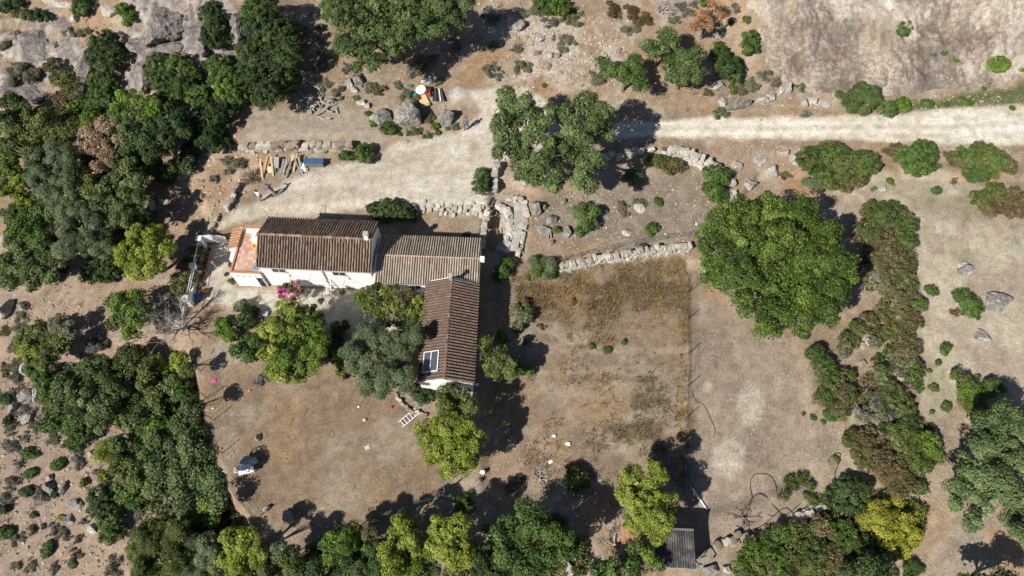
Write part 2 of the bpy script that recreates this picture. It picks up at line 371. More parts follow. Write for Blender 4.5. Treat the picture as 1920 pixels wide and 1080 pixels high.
    # pale eastern pasture
    Ea = zmask(u, v, 'east', 14, wp); lay((.41, .352, .262), Ea); lay((.325, .265, .20), Ea * sstep(.46, .62, n4) * .8); lay((.46, .42, .355), Ea * sstep(.56, .7, n2) * .7 * sstep(560, 480, v))
    lay((.24, .225, .13), Ea * sstep(.60, .72, fbm(x, y, .35, 91, 3)) * .5)
    So = zmask(u, v, 'south', 20, wp); lay((.32, .235, .155), So); lay((.29, .24, .18), So * sstep(.48, .62, n2)); lay((.34, .20, .10), So * sstep(.58, .7, n4) * .6)
    Ve = zmask(u, v, 'verge', 7, (w1 * .5, w2 * .5)); lay((.085, .105, .038), Ve * .95); lay((.17, .16, .075), Ve * sstep(.5, .62, n3) * .7)
    # flat lot, driveway, road, paving
    Lo = zmask(u, v, 'lot', 8, wp); lay((.30, .252, .195), Lo); lay((.255, .205, .155), Lo * sstep(.5, .65, n2) * .6)
    D = zmask(u, v, 'drive', 7, (w1 * .45, w2 * .45)); lay((.445, .395, .32), D * .96); lay((.50, .455, .38), D * sstep(.40, .62, n4) * .8); lay((.36, .29, .21), D * sstep(.56, .68, n2) * .35); lay((.52, .475, .395), D * sstep(.5, .6, fbm(x * .25 + y * .1, y * .9 - x * .25, .55, 187, 3)) * .6)
    R = zmask(u, v, 'road', 5, (w1 * .25, w2 * .25)); lay((.53, .475, .385), R); lay((.60, .555, .47), R * sstep(.42, .58, n4) * .85); lay((.46, .395, .305), R * sstep(.54, .66, fbm(x * .18, y * 1.5, 1.0, 181, 3)) * .55); lay((.64, .60, .53), R * sstep(.60, .70, fbm(x * .12, y * 1.1, 1.0, 183, 3)) * .5); lay((.40, .345, .265), R * sstep(.58, .7, n2) * .6)
    rc_ = np.interp(u, [1100, 1160, 1300, 1440, 1600, 1760, 1920, 2100], [256, 243, 240, 241, 239, 238, 233, 232]) + w2 * .08; lay((.44, .375, .285), R * np.exp(-((v - rc_) / 4.) ** 2) * (.35 + .4 * n2)); lay((.66, .62, .545), R * (np.exp(-((v - rc_ - 9) / 3.2) ** 2) + np.exp(-((v - rc_ + 9) / 3.2) ** 2)) * .55)
    Pv = zmask(u, v, 'pave', 5, (w1 * .2, w2 * .2)); lay((.47, .43, .355), Pv); lay((.36, .31, .245), Pv * sstep(.5, .65, n2) * .5)
    Ru = zmask(u, v, 'ruin', 5, (w1 * .3, w2 * .3)); lay((.30, .255, .20), Ru * .8)
    lay((.43, .41, .38), sstep(1.2, .7, np.hypot((u - 862 + w1 * .3) / 20, (v - 180 + w2 * .3) / 12)))     # gravel heap
    # grain and small clods
    c *= (.72 + .46 * fbm(x, y, 2.1, 33, 2))[:, None]; c = c * .93 + c.mean(1, keepdims=True) * .07
    rough = 1 - np.clip(D + R + Pv + Lo * .7, 0, 1) * .85
    z = z + (.10 * (fbm(x, y, .9, 71, 4) - .5) + .05 * (n3 - .5)) * rough
    z = z + K * (1.6 * np.clip(rk - .40, 0, .3) + .9 * (fbm(x, y, .8, 177, 5, .7) - .5))
    # the heap of gravel and the pit beside the north-east wall of the house are real relief
    z = z + .28 * np.exp(-(((u - 862) / 16) ** 2 + ((v - 178) / 10) ** 2))
    z = z - .7 * sstep(-5, 5, inpoly(u, v, [(917, 388), (938, 384), (943, 430), (930, 470), (902, 470), (906, 430)]))
    idx = np.arange(x.size).reshape(sh)
    Fq = np.stack([idx[:-1, :-1], idx[:-1, 1:], idx[1:, 1:], idx[1:, :-1]], -1).reshape(-1, 4)
    m, t, b = nmat('ground_soil')
    a = N(t, 'ShaderNodeAttribute', attribute_name='soil')
    f1 = noise(t, 5.5, 8, .8); d1 = ramp(t, [(.32, (.50,) * 3), (.5, (1,) * 3), (.68, (1.42,) * 3)]); t.links.new(f1, d1.inputs[0])
    f2 = noise(t, 1.3, 6, .7); d2 = ramp(t, [(.3, (.82, .80, .78)), (.7, (1.16, 1.16, 1.15))]); t.links.new(f2, d2.inputs[0])
    col = mixc(t, .85, a.outputs['Color'], d1.outputs[0], 'MULTIPLY'); col = mixc(t, .9, col, d2.outputs[0], 'MULTIPLY')
    # pebbles and chips too small to model
    tc = N(t, 'ShaderNodeTexCoord'); vo = N(t, 'ShaderNodeTexVoronoi'); vo.inputs['Scale'].default_value = 6.5; vo.inputs['Randomness'].default_value = 1.0; t.links.new(tc.outputs['Object'], vo.inputs['Vector'])
    sp = N(t, 'ShaderNodeSeparateColor'); t.links.new(vo.outputs['Color'], sp.inputs[0])
    g1 = N(t, 'ShaderNodeMath', operation='GREATER_THAN'); g1.inputs[1].default_value = .62; t.links.new(sp.outputs[0], g1.inputs[0])
    g2 = N(t, 'ShaderNodeMath', operation='LESS_THAN'); g2.inputs[1].default_value = .30; t.links.new(vo.outputs['Distance'], g2.inputs[0])
    g3 = N(t, 'ShaderNodeMath', operation='MULTIPLY'); t.links.new(g1.outputs[0], g3.inputs[0]); t.links.new(g2.outputs[0], g3.inputs[1])
    pm = N(t, 'ShaderNodeAttribute', attribute_name='pebbly'); g4 = N(t, 'ShaderNodeMath', operation='MULTIPLY'); t.links.new(g3.outputs[0], g4.inputs[0]); t.links.new(pm.outputs['Fac'], g4.inputs[1])
    pc = ramp(t, [(0, (.17, .135, .105)), (.45, (.33, .275, .215)), (1, (.50, .445, .375))]); t.links.new(sp.outputs[1], pc.inputs[0]); col = mixc(t, g4.outputs[0], col, pc.outputs[0])
    t.links.new(col, b.inputs['Base Color']); b.inputs['Roughness'].default_value = .97; b.inputs['Specular IOR Level'].default_value = .08
    bump(t, b, f1, .75, .07)
    me = mesh_np('ground', np.stack([x, y, z], 1), Fq, m, smooth=True)
    at_ = me.attributes.new('soil', 'FLOAT_COLOR', 'POINT'); at_.data.foreach_set('color', np.concatenate([np.clip(c, 0, 1), np.ones((x.size, 1))], 1).astype(np.float32).ravel())
    pb_ = me.attributes.new('pebbly', 'FLOAT', 'POINT'); pb_.data.foreach_set('value', np.clip((.25 + .9 * sstep(.4, .62, n2)) * (1 - .9 * np.clip(R + Pv, 0, 1)) * (1 - .75 * np.clip(D + Lo + Yd, 0, 1)) * (1 - .5 * np.clip(Fd + So, 0, 1)), 0, 1).astype(np.float32))
    o = bpy.data.objects.new('ground', me); link(o); o['kind'] = 'structure'; o['label'] = 'dry stony hillside ground with tan soil'
    return o
build_ground()

# the great bare rock face above the road, a sheet of its own that dips under the soil at its rim
def build_rock_face():
    xs = np.arange(20, 66, .22); ys = np.arange(20.5, 46, .2)
    X, Y = np.meshgrid(xs, ys); sh = X.shape; x = X.ravel(); y = Y.ravel(); z = terr(x, y); u, v = pxof(x, y, z)
    w1 = (fbm(x, y, .3, 141, 4) - .5) * 95
    d = inpoly(u + w1, v + w1 * .5, [(1412, -300), (2400, -300), (2300, 120), (1920, 158), (1830, 170), (1715, 184), (1600, 180), (1530, 176), (1470, 155), (1428, 110), (1425, 60)])
    tq = fbm(x + .3 * y, y, .22, 153, 4) * 9; ledge = np.floor(tq) + sstep(.55, 1., tq - np.floor(tq)); ridges = np.abs(fbm(x + y * .35, y * .35, .33, 151, 5) - .5)
    z = z + np.clip(d / 25, -1, 1) * .30 + 1.1 * fbm(x, y, .16, 145, 3) * np.clip(d / 120, 0, 1) - .22 * sstep(.03, 0, ridges) * np.clip(d / 60, 0, 1) + .42 * (fbm(x, y, .8, 149, 5, .62) - .5) * np.clip(d / 30, 0, 1) + .26 * (ledge - 3) * np.clip(d / 60, 0, 1)
    z = np.where(d < 0, z - .25, z)
    for ln, hh in (([(1640, -40), (1662, 22), (1700, 72), (1770, 102), (1850, 112), (1935, 150)], .55), ([(1440, -20), (1500, 60), (1510, 120), (1560, 165)], .3), ([(1800, -20), (1840, 40), (1830, 90)], .3)):
        best = np.full(x.shape, 1e9); sg = np.zeros(x.shape)
        for (ax, ay), (bx, by) in zip(ln[:-1], ln[1:]):
            ex, ey = bx - ax, by - ay; tt = np.clip(((u - ax) * ex + (v - ay) * ey) / (ex * ex + ey * ey), 0, 1); dd = np.hypot(u - ax - tt * ex, v - ay - tt * ey); sd = np.sign(ex * (v - ay) - ey * (u - ax)); q = dd < best; best = np.where(q, dd, best); sg = np.where(q, sd, sg)
        z = z - hh * sstep(-3, 3, sg * best + w1 * .12) * np.exp(-best / 70) * np.clip(d / 30, 0, 1)
    z = np.where(d > 4, np.maximum(z, terr(x, y) + .05 + .1 * fbm(x, y, .9, 149, 4)), z)
    m, t, b = nmat('rock_face')
    tc = N(t, 'ShaderNodeTexCoord'); mp = N(t, 'ShaderNodeMapping'); mp.inputs['Scale'].default_value = (1.0, .42, .42); mp.inputs['Rotation'].default_value = (0, 0, .35)
    t.links.new(tc.outputs['Object'], mp.inputs['Vector'])
    def nz(s, dt, r=.65, src=mp):
        n = N(t, 'ShaderNodeTexNoise'); n.inputs['Scale'].default_value = s; n.inputs['Detail'].default_value = dt; n.inputs['Roughness'].default_value = r
        t.links.new(src.outputs[0] if src is mp else src.outputs['Object'], n.inputs['Vector']); return n.outputs[0]
    big = nz(.16, 4, .55, tc); f = nz(2.4, 10, .8, tc); mid = nz(.9, 8, .75)
    def madd(a, k, c0):
        m1 = N(t, 'ShaderNodeMath', operation='MULTIPLY_ADD'); t.links.new(a, m1.inputs[0]); m1.inputs[1].default_value = k
        if hasattr(c0, 'is_output'): t.links.new(c0, m1.inputs[2])
        else: m1.inputs[2].default_value = c0
        return m1.outputs[0]
    mix_ = madd(big, .75, madd(mid, .65, madd(f, .95, -.675)))
    r1 = ramp(t, [(.34, (.16, .125, .098)), (.44, (.26, .21, .165)), (.51, (.355, .302, .243)), (.57, (.44, .392, .325)), (.68, (.54, .50, .43))]); t.links.new(mix_, r1.inputs[0]); c = r1.outputs[0]
    k = ramp(t, [(.50, (0, 0, 0)), (.66, (.6,) * 3)]); t.links.new(nz(.3, 6), k.inputs[0]); c = mixc(t, k.outputs[0], c, (.29, .20, .135))
    k2 = ramp(t, [(.54, (0, 0, 0)), (.63, (.85,) * 3)]); t.links.new(nz(.45, 7, .7), k2.inputs[0]); c = mixc(t, k2.outputs[0], c, (.135, .112, .10))
    t.links.new(c, b.inputs['Base Color']); b.inputs['Roughness'].default_value = .95; b.inputs['Specular IOR Level'].default_value = .1; bump(t, b, f, 1.0, .2)
    idx = np.arange(x.size).reshape(sh); Fq = np.stack([idx[:-1, :-1], idx[:-1, 1:], idx[1:, 1:], idx[1:, :-1]], -1).reshape(-1, 4)
    keep = (d.reshape(-1)[Fq].max(1) > -30); Fq = Fq[keep]
    o = bpy.data.objects.new('rock_face', mesh_np('rock_face', np.stack([x, y, z], 1), Fq, m, smooth=True)); link(o); o['kind'] = 'structure'
    o['label'] = 'bare weathered rock face above the dirt road'
build_rock_face()

# ------------------------------------------------------------------ buildings
def tile_field(name, o, ux, vy, cols, rows, mat, parent, depth=.07, pan=True, lift=.02, seed=1, wob=.012):
    """barrel tiles on a roof plane: o = eave corner, ux = vector along the eave, vy = vector up the slope"""
    o = np.array(o, float); ux = np.array(ux, float); vy = np.array(vy, float); r = np.random.default_rng(seed)
    U = ux / np.linalg.norm(ux); Vv = vy / np.linalg.norm(vy); n = np.cross(U, Vv); n /= np.linalg.norm(n)
    if n[2] < 0: n = -n
    w = np.linalg.norm(ux) / cols; l = np.linalg.norm(vy) / rows; V = []; F = []; T = []
    for c in range(cols):
        ct_ = r.random() * .35
        for q in range(rows):
            tt = np.clip(.50 + ct_ * .5 + r.normal(0, .11) + (.3 if r.random() < .05 else 0), 0, 1)
            off = r.normal(0, wob, 2)
            b0 = len(V)
            for e, (s, lf, sc) in enumerate(((q * l - .04, lift, 1.0), ((q + 1) * l + .0, 0.0, .9))):
                for k in range(5):
                    a = PI * k / 4; p = o + U * ((c + .5) * w + off[0] - math.cos(a) * w * .30 * sc) + Vv * (s + off[1]) + n * (math.sin(a) * depth * sc + lf + .012)
                    V.append(p)
            for k in range(4): F.append((b0 + k, b0 + k + 1, b0 + 6 + k, b0 + 5 + k)); T.append(tt)
            F.append((b0 + 0, b0 + 1, b0 + 3, b0 + 4)); T.append(tt * .4)
            if pan:
                t2 = np.clip(ct_ * .3 + r.random() * .2, 0, 1); b0 = len(V)  # pan tint kept dark: soil plus painted-in shadow of the channels
                for s, lf in ((q * l - .02, lift * .6), ((q + 1) * l, 0.)):
                    for fx, h in ((-.22, .020), (0, .002), (.22, .020)):
                        V.append(o + U * ((c + 1.0 + fx) * w) + Vv * s + n * (h + lf))
                for k in range(2): F.append((b0 + k, b0 + k + 1, b0 + 4 + k, b0 + 3 + k)); T.append(t2)
    me = mesh_np(name, np.array(V), np.array(F), mat, np.array(T), smooth=False)
    ob = bpy.data.objects.new(name, me); link(ob, parent); ob['kind'] = 'stuff'; return ob
def ridge_row(name, a, b, n, rad, mat, parent, seed=3):
    r = np.random.default_rng(seed); a = np.array(a, float); b = np.array(b, float); U = (b - a) / n; u = U / np.linalg.norm(U); s = np.cross([0, 0, 1], u)
    V = []; F = []; T = []
    for i in range(n):
        b0 = len(V); tt = r.random()
        for e, sc in ((0, 1.), (1.08, .88)):
            for k in range(6):
                q = PI * k / 5; V.append(a + U * (i + e) + s * (math.cos(q) * rad * sc) + np.array([0, 0, math.sin(q) * rad * .75 * sc + r.normal(0, .004)]))
        for k in range(5): F.append((b0 + k, b0 + k + 1, b0 + 7 + k, b0 + 6 + k)); T.append(tt)
    ob = bpy.data.objects.new(name, mesh_np(name, np.array(V), np.array(F), mat, np.array(T))); link(ob, parent); ob['kind'] = 'stuff'; return ob
def gable_body(Lx, Dy, eave, ridge, z0, axis_='x'):
    """closed gabled volume, length along x, ridge in the middle of the depth"""
    m = MB(); t = .0
    pts = [(0, z0), (Dy, z0), (Dy, eave), (Dy / 2, ridge), (0, eave)]
    m.add([(0, y, z) for y, z in pts] + [(Lx, y, z) for y, z in pts], [(4, 3, 2, 1, 0), (5, 6, 7, 8, 9), (0, 1, 6, 5), (1, 2, 7, 6), (2, 3, 8, 7), (3, 4, 9, 8), (4, 0, 5, 9)])
    return m
def window(parent, x, z, w, h, bars=True):
    f = MB(); y = -.03
    f.box(x - .06, x, y, .05, z - .06, z + h + .06).box(x + w, x + w + .06, y, .05, z - .06, z + h + .06).box(x, x + w, y, .05, z - .06, z).box(x, x + w, y, .05, z + h, z + h + .06)
    f.box(x + w / 2 - .02, x + w / 2 + .02, y + .01, .04, z, z + h)
    wf = f.build('window', WHITEPAINT, parent)
    for k in (0, 1):
        x0 = x + k * (w / 2 + .02); MB().box(x0, x0 + w / 2 - .02, -.012, .03, z, z + h).build('pane', DARKGLASS, wf)
    if bars:
        g = MB()
        for k in range(7): xx = x + w * k / 6; g.box(xx - .012, xx + .012, -.16, -.14, z - .25, z + h * .45)
        for zz in (z - .25, z + h * .45): g.box(x - .05, x + w + .05, -.165, -.135, zz, zz + .03)
        g.build('grille', WHITEPAINT, wf)
        MB().box(x - .1, x + w + .1, -.18, -.031, z - .34, z - .26).build('sill', WHITE, wf)
    return wf
# -- main house
HA = math.atan2(-.51, 9.39)
hm = empty('farmhouse', (-21.27, .34, 0), HA, 'tall whitewashed farmhouse with brown tiled gable roof', 'house')
LX, DY, EV, RG = 9.4, 4.63, 3.55, 4.72
gable_body(LX, DY - .1, EV, RG - .03, -.6).build('wall', WHITE, hm)
ov = .16
sl_ = math.hypot(DY / 2 + ov, RG - EV); dz = (RG - EV) / (DY / 2) * ov
so = tile_field('roof_tiles', (-.12, -ov, EV - dz + .03), (LX + .24, 0, 0), (0, DY / 2 + ov - .03, RG - EV + dz), 42, 7, TILE_RED, hm, .15, seed=4); so['label'] = 'sunlit brown barrel tiles'
no = tile_field('roof_tiles', (LX + .12, DY - .1 + ov, EV - dz + .03), (-LX - .24, 0, 0), (0, -(DY / 2 + ov - .08), RG - EV + dz), 42, 7, TILE_RED, hm, .15, seed=5); no['label'] = 'shaded barrel tiles of the far slope'
m_ = MB(); m_.add([(-.12, -ov, EV - dz), (LX + .12, -ov, EV - dz), (LX + .12, DY / 2 - .05, RG + .005), (-.12, DY / 2 - .05, RG + .005), (LX + .12, DY - .1 + ov, EV - dz), (-.12, DY - .1 + ov, EV - dz)], [(0, 1, 2, 3), (3, 2, 4, 5)])
m_.build('roof_deck', TILE_RED, hm)
ridge_row('ridge_tiles', (-.14, DY / 2 - .04, RG + .05), (LX + .14, DY / 2 - .04, RG + .05), 26, .13, RIDGEM, hm)
MB().box(-.10, LX + .10, -.10, -.001, EV - .10, EV - .035).build('eaves_band', BLUETRIM, hm)
window(hm, 1.0, 2.3, 1.15, .7); window(hm, 6.15, 2.25, 1.1, .7)
MB().tube([(5.35, -.08, EV - .1), (5.37, -.08, .1)], .045, 8).build('drainpipe', METAL, hm)
gt = MB().tube([(-.1, -ov - .06, EV - dz - .02), (LX + .1, -ov - .06, EV - dz - .02)], .05, 8).build('gutter', METAL, hm)
ch = MB().box(LX - .45, LX - .12, DY / 2 - .17, DY / 2 + .16, RG - .3, RG + .78).build('chimney', WHITE, hm)
MB().box(LX - .50, LX - .07, DY / 2 - .22, DY / 2 + .21, RG + .783, RG + .86).build('chimney_cap', CONCRETE, ch)
MB().tube([(.15, DY - .2, EV + .1), (-.1, DY + .05, EV + 1.1)], .02, 5).tube([(-.5, DY + .3, EV + 1.05), (.35, DY - .2, EV + 1.12)], .012, 4).tube([(-.42, DY - .0, EV + 1.0), (-.2, DY + .4, EV + 1.0)], .01, 4).build('antenna', METAL, hm)

TILE_ORANGE = tintmat('shelter_tile', [(.20, .11, .06), (.40, .23, .12), (.55, .36, .20)], .9, 8, .4, .3)
# -- terrace annex on the west end
ha = empty('terrace_annex', (-24.04, .28, 0), HA, 'low white annex with terracotta roof terrace at the end of the farmhouse', 'annex')
AX, AY, AZ = 2.62, 4.35, 2.2
MB().box(0, AX, 0, AY, -.4, AZ).build('wall', WHITE, ha)
tf = []
tm = MB()
for i in range(8):
    for j in range(13):
        x0 = .2 + i * .295; y0 = .2 + j * .30
        MBt = tm.box(x0, x0 + .285, y0, y0 + .29, AZ + .002, AZ + .022 + .003 * random.random())
tiles = tm.build('floor_tiles', TERRAFLOOR, ha); tiles['kind'] = 'stuff'
a_ = tiles.data.attributes.new('tint', 'FLOAT', 'FACE'); tv = np.repeat(RNG.random(104), 6); a_.data.foreach_set('value', tv.astype(np.float32))
MB().box(0, AX, 0, .17, AZ, AZ + .16).build('parapet', TERRACOTTA, ha)
MB().box(-.001, AX, -.004, .02, AZ - .05, AZ + .1).build('parapet', WHITE, ha)
MB().box(.0, .17, .175, AY - .25, AZ, AZ + .14).build('parapet', TERRACOTTA, ha)
np_ = MB().box(.6, AX, AY - .2, AY, AZ, AZ + .75).build('parapet', WHITE, ha)
cp = MB().box(.5, AX, AY - .27, AY + .07, AZ + .753, AZ + .82).build('coping', TERRACOTTA, np_)
st_w = MB().box(-.78, -.02, 2.45, AY + .1, -.4, 1.98).box(-.78, -.02, 1.75, 2.449, -.4, 1.45).box(-.05, .0, 2.46, AY, 1.981, 2.19).build('stair_shelter', WHITE, ha)
tr_ = tile_field('shelter_tiles', (-.88, 2.4, 2.0), (0, AY - 2.15, 0), (1.05, 0, .42), 8, 4, TILE_ORANGE, ha, .1, seed=8)
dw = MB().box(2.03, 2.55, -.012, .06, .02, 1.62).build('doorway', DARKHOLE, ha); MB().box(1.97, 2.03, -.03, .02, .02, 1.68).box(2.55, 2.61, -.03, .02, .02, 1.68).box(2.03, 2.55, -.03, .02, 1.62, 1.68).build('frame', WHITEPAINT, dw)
for k in range(4): MB().tube([(.55 + .5 * k, -.10, 1.82), (.55 + .5 * k, .02, 1.84)], .05, 8).build('drain_spout', CONCRETE, ha)
def tloc(x, y, z=0, root=ha):
    return root.matrix_basis @ Vector((x, y, z))
bpy.context.view_layer.update()
# -- low wing with the pale roof
LA = math.atan2(-.36, 8.8)
hl = empty('low_wing', (-11.72, -.54, 0), LA, 'long low wing with pale weathered tiled roof joining the farmhouse', 'house')
WX, WY, WE, WR = 8.87, 4.34, 2.38, 2.98
gable_body(WX - .05, WY, WE, WR - .02, -.6).build('wall', WHITE, hl)
tile_field('roof_tiles', (.12, -.15, WE + .0), (WX - .10, 0, 0), (0, WY / 2 + .13, WR - WE), 42, 4, TILE_GREY, hl, .12, lift=.008, seed=14, wob=.006)['label'] = 'pale lichen covered near slope'
tile_field('roof_tiles', (WX + .02, WY + .15, WE + .0), (-WX + .10, 0, 0), (0, -WY / 2 - .13, WR - WE), 42, 4, TILE_GREY, hl, .12, lift=.008, seed=15, wob=.006)
m_ = MB(); m_.add([(.12, -.14, WE - .03), (WX, -.14, WE - .03), (WX, WY / 2, WR - .01), (.12, WY / 2, WR - .01), (WX, WY + .14, WE - .03), (.12, WY + .14, WE - .03)], [(0, 1, 2, 3), (3, 2, 4, 5)]); m_.build('roof_deck', TILE_GREY, hl)
MB().tube([(.15, WY / 2, WR + .04), (WX, WY / 2, WR + .04)], .075, 8).build('ridge', simple('ridge_mortar', (.36, .24, .175), .9, .35, 6), hl)
MB().box(WX + .05, WX + .45, WY / 2 - .25, WY / 2 + .15, WR - .25, WR + .2).build('meter_box', WHITEPAINT, hl, bevel=.03)
MB().tube([(.2, -.22, WE - .06), (4.5, -.22, WE - .06)], .05, 8).build('gutter', METAL, hl)
for (x0, w_) in ((1.2, .8), (3.0, .9)): window(hl, x0, .9, w_, .9, False)
# -- south wing
SA = math.atan2(-8.6, -.2) + PI / 2
hs = empty('south_wing', (-7.13, -.9, 0), SA, 'dark brown tiled wing with white gable end and roof solar panel', 'house')
SX, SY, SE_, SR = 4.28, 8.62, 2.42, 3.32
b_ = MB(); pts = [(.1, -.6), (SX - .1, -.6), (SX - .1, SE_), (SX / 2, SR - .03), (.1, SE_)]
b_.add([(x, -.0 + .3, z) for x, z in pts] + [(x, -SY, z) for x, z in pts], [(0, 1, 2, 3, 4), (9, 8, 7, 6, 5), (1, 0, 5, 6), (2, 1, 6, 7), (3, 2, 7, 8), (4, 3, 8, 9), (0, 4, 9, 5)])
b_.build('wall', WHITE, hs)
tile_field('roof_tiles', (-.05, -SY - .06, SE_ + .0), (0, SY + .2, 0), (SX / 2 + .03, 0, SR - SE_), 34, 9, TILE_DARK, hs, .13, lift=.04, seed=24, wob=.004)['label'] = 'sunlit brown tiles of the near slope'
tile_field('roof_tiles', (SX + .05, .14, SE_ + .0), (0, -SY - .2, 0), (-SX / 2 - .03, 0, SR - SE_), 34, 9, TILE_DARK, hs, .13, lift=.04, seed=25, wob=.004)
m_ = MB(); m_.add([(-.05, -SY - .06, SE_ - .03), (-.05, .14, SE_ - .03), (SX / 2, .14, SR - .01), (SX / 2, -SY - .06, SR - .01), (SX + .05, .14, SE_ - .03), (SX + .05, -SY - .06, SE_ - .03)], [(1, 0, 3, 2), (2, 3, 5, 4)]); m_.build('roof_deck', TILE_DARK, hs)
ridge_row('ridge_tiles', (SX / 2, .16, SR + .02), (SX / 2, -SY - .08, SR + .02), 24, .13, TILE_DARK, hs, 9)
for sx, s1 in ((-.03, SX / 2), (SX + .03, SX / 2)):
    MB().add([(sx, -SY - .10, SE_ - .10), (s1, -SY - .10, SR - .08), (s1, -SY - .10, SR + .03), (sx, -SY - .10, SE_ + .03), (sx, -SY - .02, SE_ - .10), (s1, -SY - .02, SR - .08), (s1, -SY - .02, SR + .03), (sx, -SY - .02, SE_ + .03)],
             [(0, 1, 2, 3), (7, 6, 5, 4), (0, 4, 5, 1), (1, 5, 6, 2), (2, 6, 7, 3), (3, 7, 4, 0)]).build('verge_board', WHITE, hs)
MB().lathe([(.16, -.3), (.16, .75), (.21, .76), (.21, .86), (.13, .9)], 12, (SX / 2, .02, SR)).build('chimney', CONCRETE, hs)
# solar panel lying on the roof slope (a thing that rests on the roof)
sp = empty('solar_collector', hs.matrix_basis @ Vector((.32, -8.0, SE_ + .24)), SA, 'black solar panel with white frame lying on the brown tiled roof', 'solar panel')
slope = math.atan2(SR - SE_, SX / 2)
def spm(b, name, mt, par):
    o = b.build(name, mt, par); return o
spf = MB().box(0, 1.35, 0, 1.75, .0, .09).build('frame', WHITEPAINT, sp); spf.rotation_euler = (0, -slope, 0)
for k in (0, 1):
    q = MB().box(.07 + .64 * k, .07 + .64 * k + .57, .07, 1.68, .092, .10).build('panel', simple('solar_cell%d' % k, (.05, .065, .085), .25, .15, 3, spec=.6), spf)
    g = MB()
    for j in range(1, 8): g.box(.07 + .64 * k + .071 * j - .006, .07 + .64 * k + .071 * j + .006, .07, 1.68, .1005, .104)
    g.build('grid_line', METAL, spf)

# -- shed with corrugated roof at the bottom
zs = gz(11.6, -21.4)
hd = empty('tin_shed', (10.28, -22.65, zs), math.atan2(-.1, 2.3), 'small shed with dark corrugated metal roof half hidden by trees', 'shed')
MB().box(0, 2.6, 0, 2.35, -.3, 1.95).build('wall', CONCRETE, hd)
V = []; F = []
nx, ny = 66, 2
for j in range(ny + 1):
    for i in range(nx + 1):
        V.append((-.15 + 2.9 * i / nx, -.15 + 2.65 * j / ny, 2.02 + .03 * math.sin(i * PI / 2 * .999) + .16 * j / ny + .012 * math.sin(i * .37)))
for j in range(ny):
    for i in range(nx): a0 = j * (nx + 1) + i; F.append((a0, a0 + 1, a0 + nx + 2, a0 + nx + 1))
o = bpy.data.objects.new('corrugated_roof', mesh_np('corrugated_roof', np.array(V), np.array(F), rockmat('old_tin', (.085, .082, .082), (.045, .044, .046), (.20, .185, .17), (.15, .095, .065), 1.5, .58))); link(o, hd)
sm_ = o.modifiers.new('thickness', 'SOLIDIFY'); sm_.thickness = .015
MB().box(-.15, 2.75, 2.36, 2.51, 2.13, 2.22).build('roof_beam', WOODG, hd)
hd2 = empty('lean_to', (7.95, -21.2, gz(8.6, -20.5)), 0, 'rusty orange board lean-to roof beside the tin shed', 'shed')
for k in range(7):
    MB().box(.05 + k * .31, .05 + k * .31 + .28, -.2, 1.25, 1.05 + .03 * (k % 3), 1.09 + .03 * (k % 3)).build('board', simple('rusty_board%d' % k, (.36 + .02 * (k % 3), .20, .11), .9, .3, 4), hd2)
for x_, y_ in ((.1, 0), (2.1, 0), (.1, 1.1), (2.1, 1.1)): MB().tube([(x_, y_, -.2), (x_, y_, 1.05)], .05, 6).build('post', DEADWOOD, hd2)

# ------------------------------------------------------------------ dry stone walls: every stone a piece of its own
def stone_mesh(seed, mat):
    r = np.random.default_rng(seed); bm = bmesh.new(); bmesh.ops.create_cube(bm, size=1.0)
    bmesh.ops.subdivide_edges(bm, edges=bm.edges[:], cuts=1, use_grid_fill=True)
    for v in bm.verts:
        d = v.co.normalized(); v.co = v.co * .62 + d * .24 + Vector(r.normal(0, .045, 3))
    me = bpy.data.meshes.new('stone'); bm.to_mesh(me); bm.free(); me.materials.append(mat)
    a = me.attributes.new('tint', 'FLOAT', 'FACE'); a.data.foreach_set('value', np.full(len(me.polygons), r.random(), np.float32)); return me
STONES = [stone_mesh(100 + i, STONE) for i in range(12)]; STONESW = [stone_mesh(200 + i, STONEW) for i in range(12)]
def polyline(pts, step):
    out = []; carry = 0.0
    for a, b in zip(pts[:-1], pts[1:]):
        a = np.array(a[:2]); b = np.array(b[:2]); L = np.linalg.norm(b - a)
        if L < 1e-6: continue
        s = carry
        while s < L: out.append((*(a + (b - a) * s / L), math.atan2(*(b - a)[::-1]))); s += step
        carry = s - L
    return out
def stone_wall(label, px, h, ln=.45, dep=.45, rows=2, pale=False, jit=.06, name='dry_stone_wall', hh=0.0, seed=1, lean=.0, gap=0.0):
    r = np.random.default_rng(seed); pts = [P(x, y, hh) for x, y in px]; m = np.mean(pts, 0)
    root = empty(name, (m[0], m[1], gz(m[0], m[1])), 0, label, 'stone wall'); pool = STONESW if pale else STONES
    for k in range(rows):
        path = polyline(pts, ln)
        for i, (x, y, a) in enumerate(path):
            if r.random() < gap * (k + 1) / rows: continue
            nx, ny = -math.sin(a), math.cos(a); s = (.5 if k % 2 else 0) * ln
            x2 = x + math.cos(a) * s + r.normal(0, jit) + nx * lean * k; y2 = y + math.sin(a) * s + r.normal(0, jit) + ny * lean * k
            zb = min(gz(x2 + nx * .45, y2 + ny * .45), gz(x2 - nx * .45, y2 - ny * .45))
            o = bpy.data.objects.new('stone', pool[int(r.integers(12))]); link(o, root)
            rh = h / rows; o.scale = (ln * r.uniform(.85, 1.3), dep * r.uniform(.85, 1.25), rh * r.uniform(1.1, 1.5))
            o.location = (x2 - root.location[0], y2 - root.location[1], zb + rh * (k + .45) + r.normal(0, .03) - root.location[2])
            o.rotation_euler = (r.normal(0, .12), r.normal(0, .12), a + r.normal(0, .15))
    return root
stone_wall('pale dry stone wall with upright stones between garden and dry field', [(1052, 506), (1100, 494), (1160, 484), (1230, 474), (1292, 467)], .75, .36, .55, 2, True, .05, seed=31, lean=.12)
